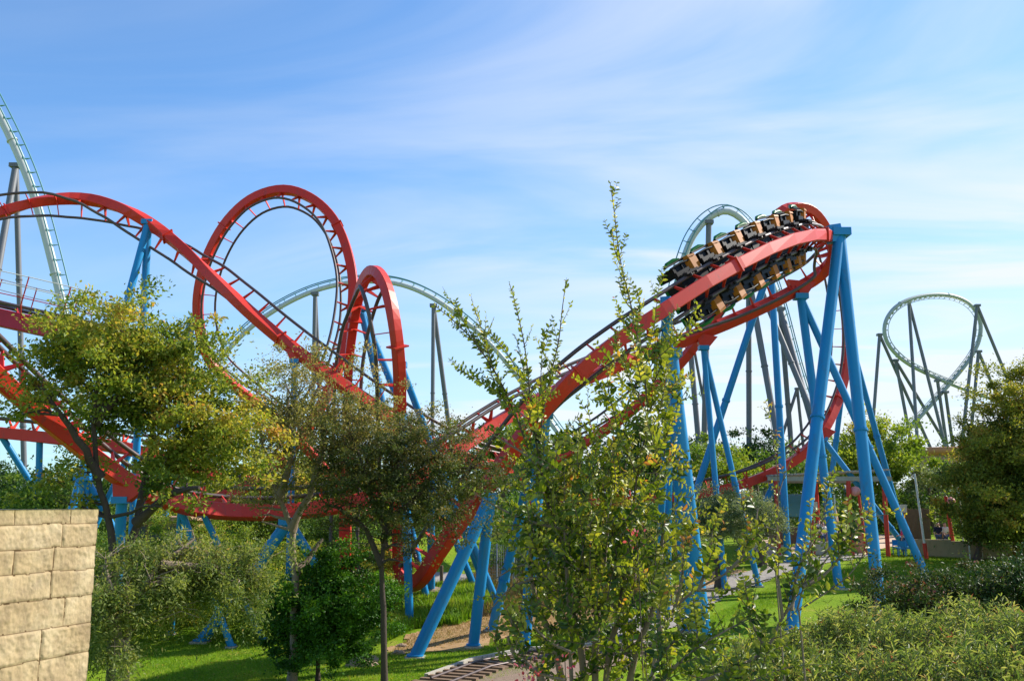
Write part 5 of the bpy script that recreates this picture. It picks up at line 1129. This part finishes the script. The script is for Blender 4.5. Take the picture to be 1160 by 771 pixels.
def person(label, pos, face, shirt, trousers, arm=0.0, stride=.12, sc=1.0, group=None):
    root = empty('person', pos, label, 'person', group); root.rotation_euler = (0, 0, face); root.scale = (sc,) * 3
    v = [(0, 0, .95), (0, 0, 1.15), (0, 0, 1.38), (0, 0, 1.50), (0, .01, 1.60), (0, .01, 1.70),
         (.18, 0, 1.40), (.24, .03, 1.12), (.22, .12 + arm, .88 + arm), (.22, .17 + arm, .80 + arm), (-.18, 0, 1.40), (-.24, -.02, 1.12), (-.24, .06, .87), (-.24, .09, .78),
         (.10, 0, .90), (.11, stride, .50), (.11, stride * .6, .09), (.11, stride * .6 + .15, .04), (-.10, 0, .90), (-.11, -stride * .3, .50), (-.11, -stride, .09), (-.11, -stride + .15, .04)]
    e = [(0, 1), (1, 2), (2, 3), (3, 4), (4, 5), (2, 6), (6, 7), (7, 8), (8, 9), (2, 10), (10, 11), (11, 12), (12, 13), (0, 14), (14, 15), (15, 16), (16, 17), (0, 18), (18, 19), (19, 20), (20, 21)]
    r = [(.15, .11), (.13, .10), (.15, .10), .055, .10, .085, .06, .045, .035, .04, .06, .045, .035, .04, .09, .06, .042, .045, .09, .06, .042, .045]
    skin('body', v, e, r, M['skin'], root)
    sv = [v[i] for i in (0, 1, 2, 6, 7, 10, 11)] + [(0, 0, 1.44)]; skin('shirt', sv, [(0, 1), (1, 2), (2, 3), (3, 4), (2, 5), (5, 6), (2, 7)], [(.17, .13), (.155, .125), (.165, .12), .078, .062, .078, .062, .08], M[shirt], root)
    tv = [(0, 0, .96), v[14], v[15], v[16], v[18], v[19], v[20]]; skin('trousers', tv, [(0, 1), (1, 2), (2, 3), (0, 4), (4, 5), (5, 6)], [(.165, .125), .105, .078, .06, .105, .078, .06], M[trousers], root)
    skin('hair', [(0, -.02, 1.63), (0, -.015, 1.72)], [(0, 1)], [.105, .088], M['hair'], root)
PP = 'people in the park'
person('person in a dark top standing behind the low wall', gx(1047.5, 62.5), 2.8, 'shirtn', 'jean', group=PP); person('person in a white shirt standing right of the one in dark', gx(1055, 62.5), -2.9, 'shirtw', 'jean', .1, group=PP)
person('person in a pink top beside the diagonal blue leg', gx(1008, 61.2), 1.2, 'shirtp', 'jean', .2, sc=.97, group=PP); person('person in a dark top under the pergola, left one', gx(913, 62), .4, 'shirtn', 'shirtn', .1, group=PP)
person('person in denim and white under the pergola', gx(921, 62), 3.3, 'shirtw', 'jean', .15, group=PP); person('person in black sitting shadow side right of the blue leg', gx(940, 62.2), 2.2, 'shirtn', 'shirtn', .2, sc=.95, group=PP)
person('person in a pale top at the pergola, leftmost in the view', gx(916.5, 63.4), -1, 'shirtw', 'shirtn', .0, sc=.98, group=PP)
# blue chairs on the paving
def chair(label, u, y, rot):
    g = gx(u, y); root = empty('chair', g, label, 'chair', 'blue outdoor chairs on the paving'); root.rotation_euler = (0, 0, rot)
    def B(nm, *a): mb = MB(); mb.abox(*a); me = bpy.data.meshes.new(nm); me.from_pydata(mb.v, [], mb.f); me.materials.append(M['blue']); o = bpy.data.objects.new(nm, me); COL.objects.link(o); o.parent = root
    B('seat', -.22, .22, -.22, .22, .42, .46); B('backrest', -.22, .22, .19, .23, .55, .9)
    for sx_ in (-1, 1):
        for sy in (-1, 1): B('leg', sx_ * .2 - .02, sx_ * .2 + .02, sy * .2 - .02, sy * .2 + .02, 0, .419 if sy < 0 else .56)
for i, (u, y, r_) in enumerate(((1002, 60.5, .3), (1007, 60, 2.6), (1013, 60.3, -.6))): chair(('leftmost blue chair beside the diagonal blue leg', 'middle blue chair in front of the pink top', 'rightmost blue chair beside the diagonal blue leg')[i], u, y, r_)

# ================================================================== LIGHT
SUN_AZ, SUN_EL = 66.0, 37.0
sd = Vector((math.sin(R(SUN_AZ)) * math.cos(R(SUN_EL)), math.cos(R(SUN_AZ)) * math.cos(R(SUN_EL)), math.sin(R(SUN_EL))))
sl = bpy.data.lights.new('sun', 'SUN'); sl.energy = 5.0; sl.angle = R(.55); sl.color = (1, .94, .84)
so = bpy.data.objects.new('sun', sl); COL.objects.link(so); so.rotation_euler = (-sd).to_track_quat('-Z', 'Y').to_euler()
W = bpy.data.worlds.new('World'); scene.world = W; W.use_nodes = True; nt = W.node_tree
bg = nt.nodes['Background']; bg.inputs[1].default_value = .125
sky = nt.nodes.new('ShaderNodeTexSky'); sky.sky_type = 'NISHITA'; sky.sun_disc = False
sky.sun_elevation = R(SUN_EL); sky.sun_rotation = R(SUN_AZ); sky.air_density = 1.0; sky.dust_density = .35; sky.ozone_density = 2.0; sky.altitude = 50
tc = nt.nodes.new('ShaderNodeTexCoord'); sx = nt.nodes.new('ShaderNodeSeparateXYZ'); nt.links.new(tc.outputs['Generated'], sx.inputs[0])
def mth(op, a, b=None, c=None):
    n = nt.nodes.new('ShaderNodeMath'); n.operation = op
    for i, q in enumerate((a, b, c)):
        if q is None: continue
        if hasattr(q, 'links'): nt.links.new(q, n.inputs[i])
        else: n.inputs[i].default_value = q
    return n.outputs[0]
zz = mth('MAXIMUM', mth('ADD', sx.outputs['Z'], .06), .03)
px = mth('DIVIDE', sx.outputs['X'], zz); py = mth('DIVIDE', sx.outputs['Y'], zz)
cb = nt.nodes.new('ShaderNodeCombineXYZ'); nt.links.new(px, cb.inputs[0]); nt.links.new(py, cb.inputs[1])
def cn(scale, rot, sxy, det, dist, seed):
    mp = nt.nodes.new('ShaderNodeMapping'); nt.links.new(cb.outputs[0], mp.inputs[0]); mp.inputs['Rotation'].default_value = (0, 0, R(rot)); mp.inputs['Scale'].default_value = (*sxy, 1); mp.inputs['Location'].default_value = (seed, seed * .7, 0)
    n = nt.nodes.new('ShaderNodeTexNoise'); n.inputs['Scale'].default_value = scale; n.inputs['Detail'].default_value = det; n.inputs['Roughness'].default_value = .52; n.inputs['Distortion'].default_value = dist
    nt.links.new(mp.outputs[0], n.inputs['Vector']); return n.outputs[0]
def ramp(x, a, b, va=0, vb=1):
    n = nt.nodes.new('ShaderNodeMapRange'); n.interpolation_type = 'SMOOTHSTEP'
    nt.links.new(x, n.inputs[0]); n.inputs[1].default_value = a; n.inputs[2].default_value = b; n.inputs[3].default_value = va; n.inputs[4].default_value = vb; return n.outputs[0]
wisp = ramp(cn(.85, 32, (.5, 1.1), 14, 1.5, 5.1), .36, .74)
streak = ramp(cn(1.6, 26, (.22, 1.2), 10, .5, 8.3), .5, .8)
big = ramp(cn(.32, 0, (.5, 1.0), 5, .6, 14.7), .30, .62)
side = ramp(sx.outputs['X'], -.42, .35, .22, 1.0)      # more cirrus towards the right
low = ramp(sx.outputs['Z'], .0, .50, 1.0, .10)
low2 = ramp(sx.outputs['Z'], .04, .42, 1.0, .0)
f1 = mth('MULTIPLY', mth('ADD', mth('MULTIPLY', wisp, .85), mth('MULTIPLY', streak, .2)), mth('MULTIPLY', big, side))
veil = mth('MULTIPLY', mth('MULTIPLY', low2, side), mth('ADD', .62, mth('MULTIPLY', wisp, .5)))
base = mth('MULTIPLY', low, .15)
fac = mth('MINIMUM', mth('ADD', mth('ADD', mth('MULTIPLY', f1, .85), veil), base), .93)
mix = nt.nodes.new('ShaderNodeMixRGB'); nt.links.new(fac, mix.inputs[0])
tint = nt.nodes.new('ShaderNodeMixRGB'); tint.blend_type = 'MULTIPLY'; tint.inputs[0].default_value = 1; tint.inputs[2].default_value = (.47, .85, 1.14, 1)
nt.links.new(sky.outputs[0], tint.inputs[1]); nt.links.new(tint.outputs[0], mix.inputs[1]); mix.inputs[2].default_value = (4.7, 4.9, 5.15, 1)
nt.links.new(mix.outputs[0], bg.inputs[0])
scene.view_settings.view_transform = 'Standard'; scene.view_settings.look = 'None'; scene.view_settings.gamma = 1; scene.view_settings.exposure = 0.68
scene.cycles.max_bounces = 8; scene.cycles.transparent_max_bounces = 4
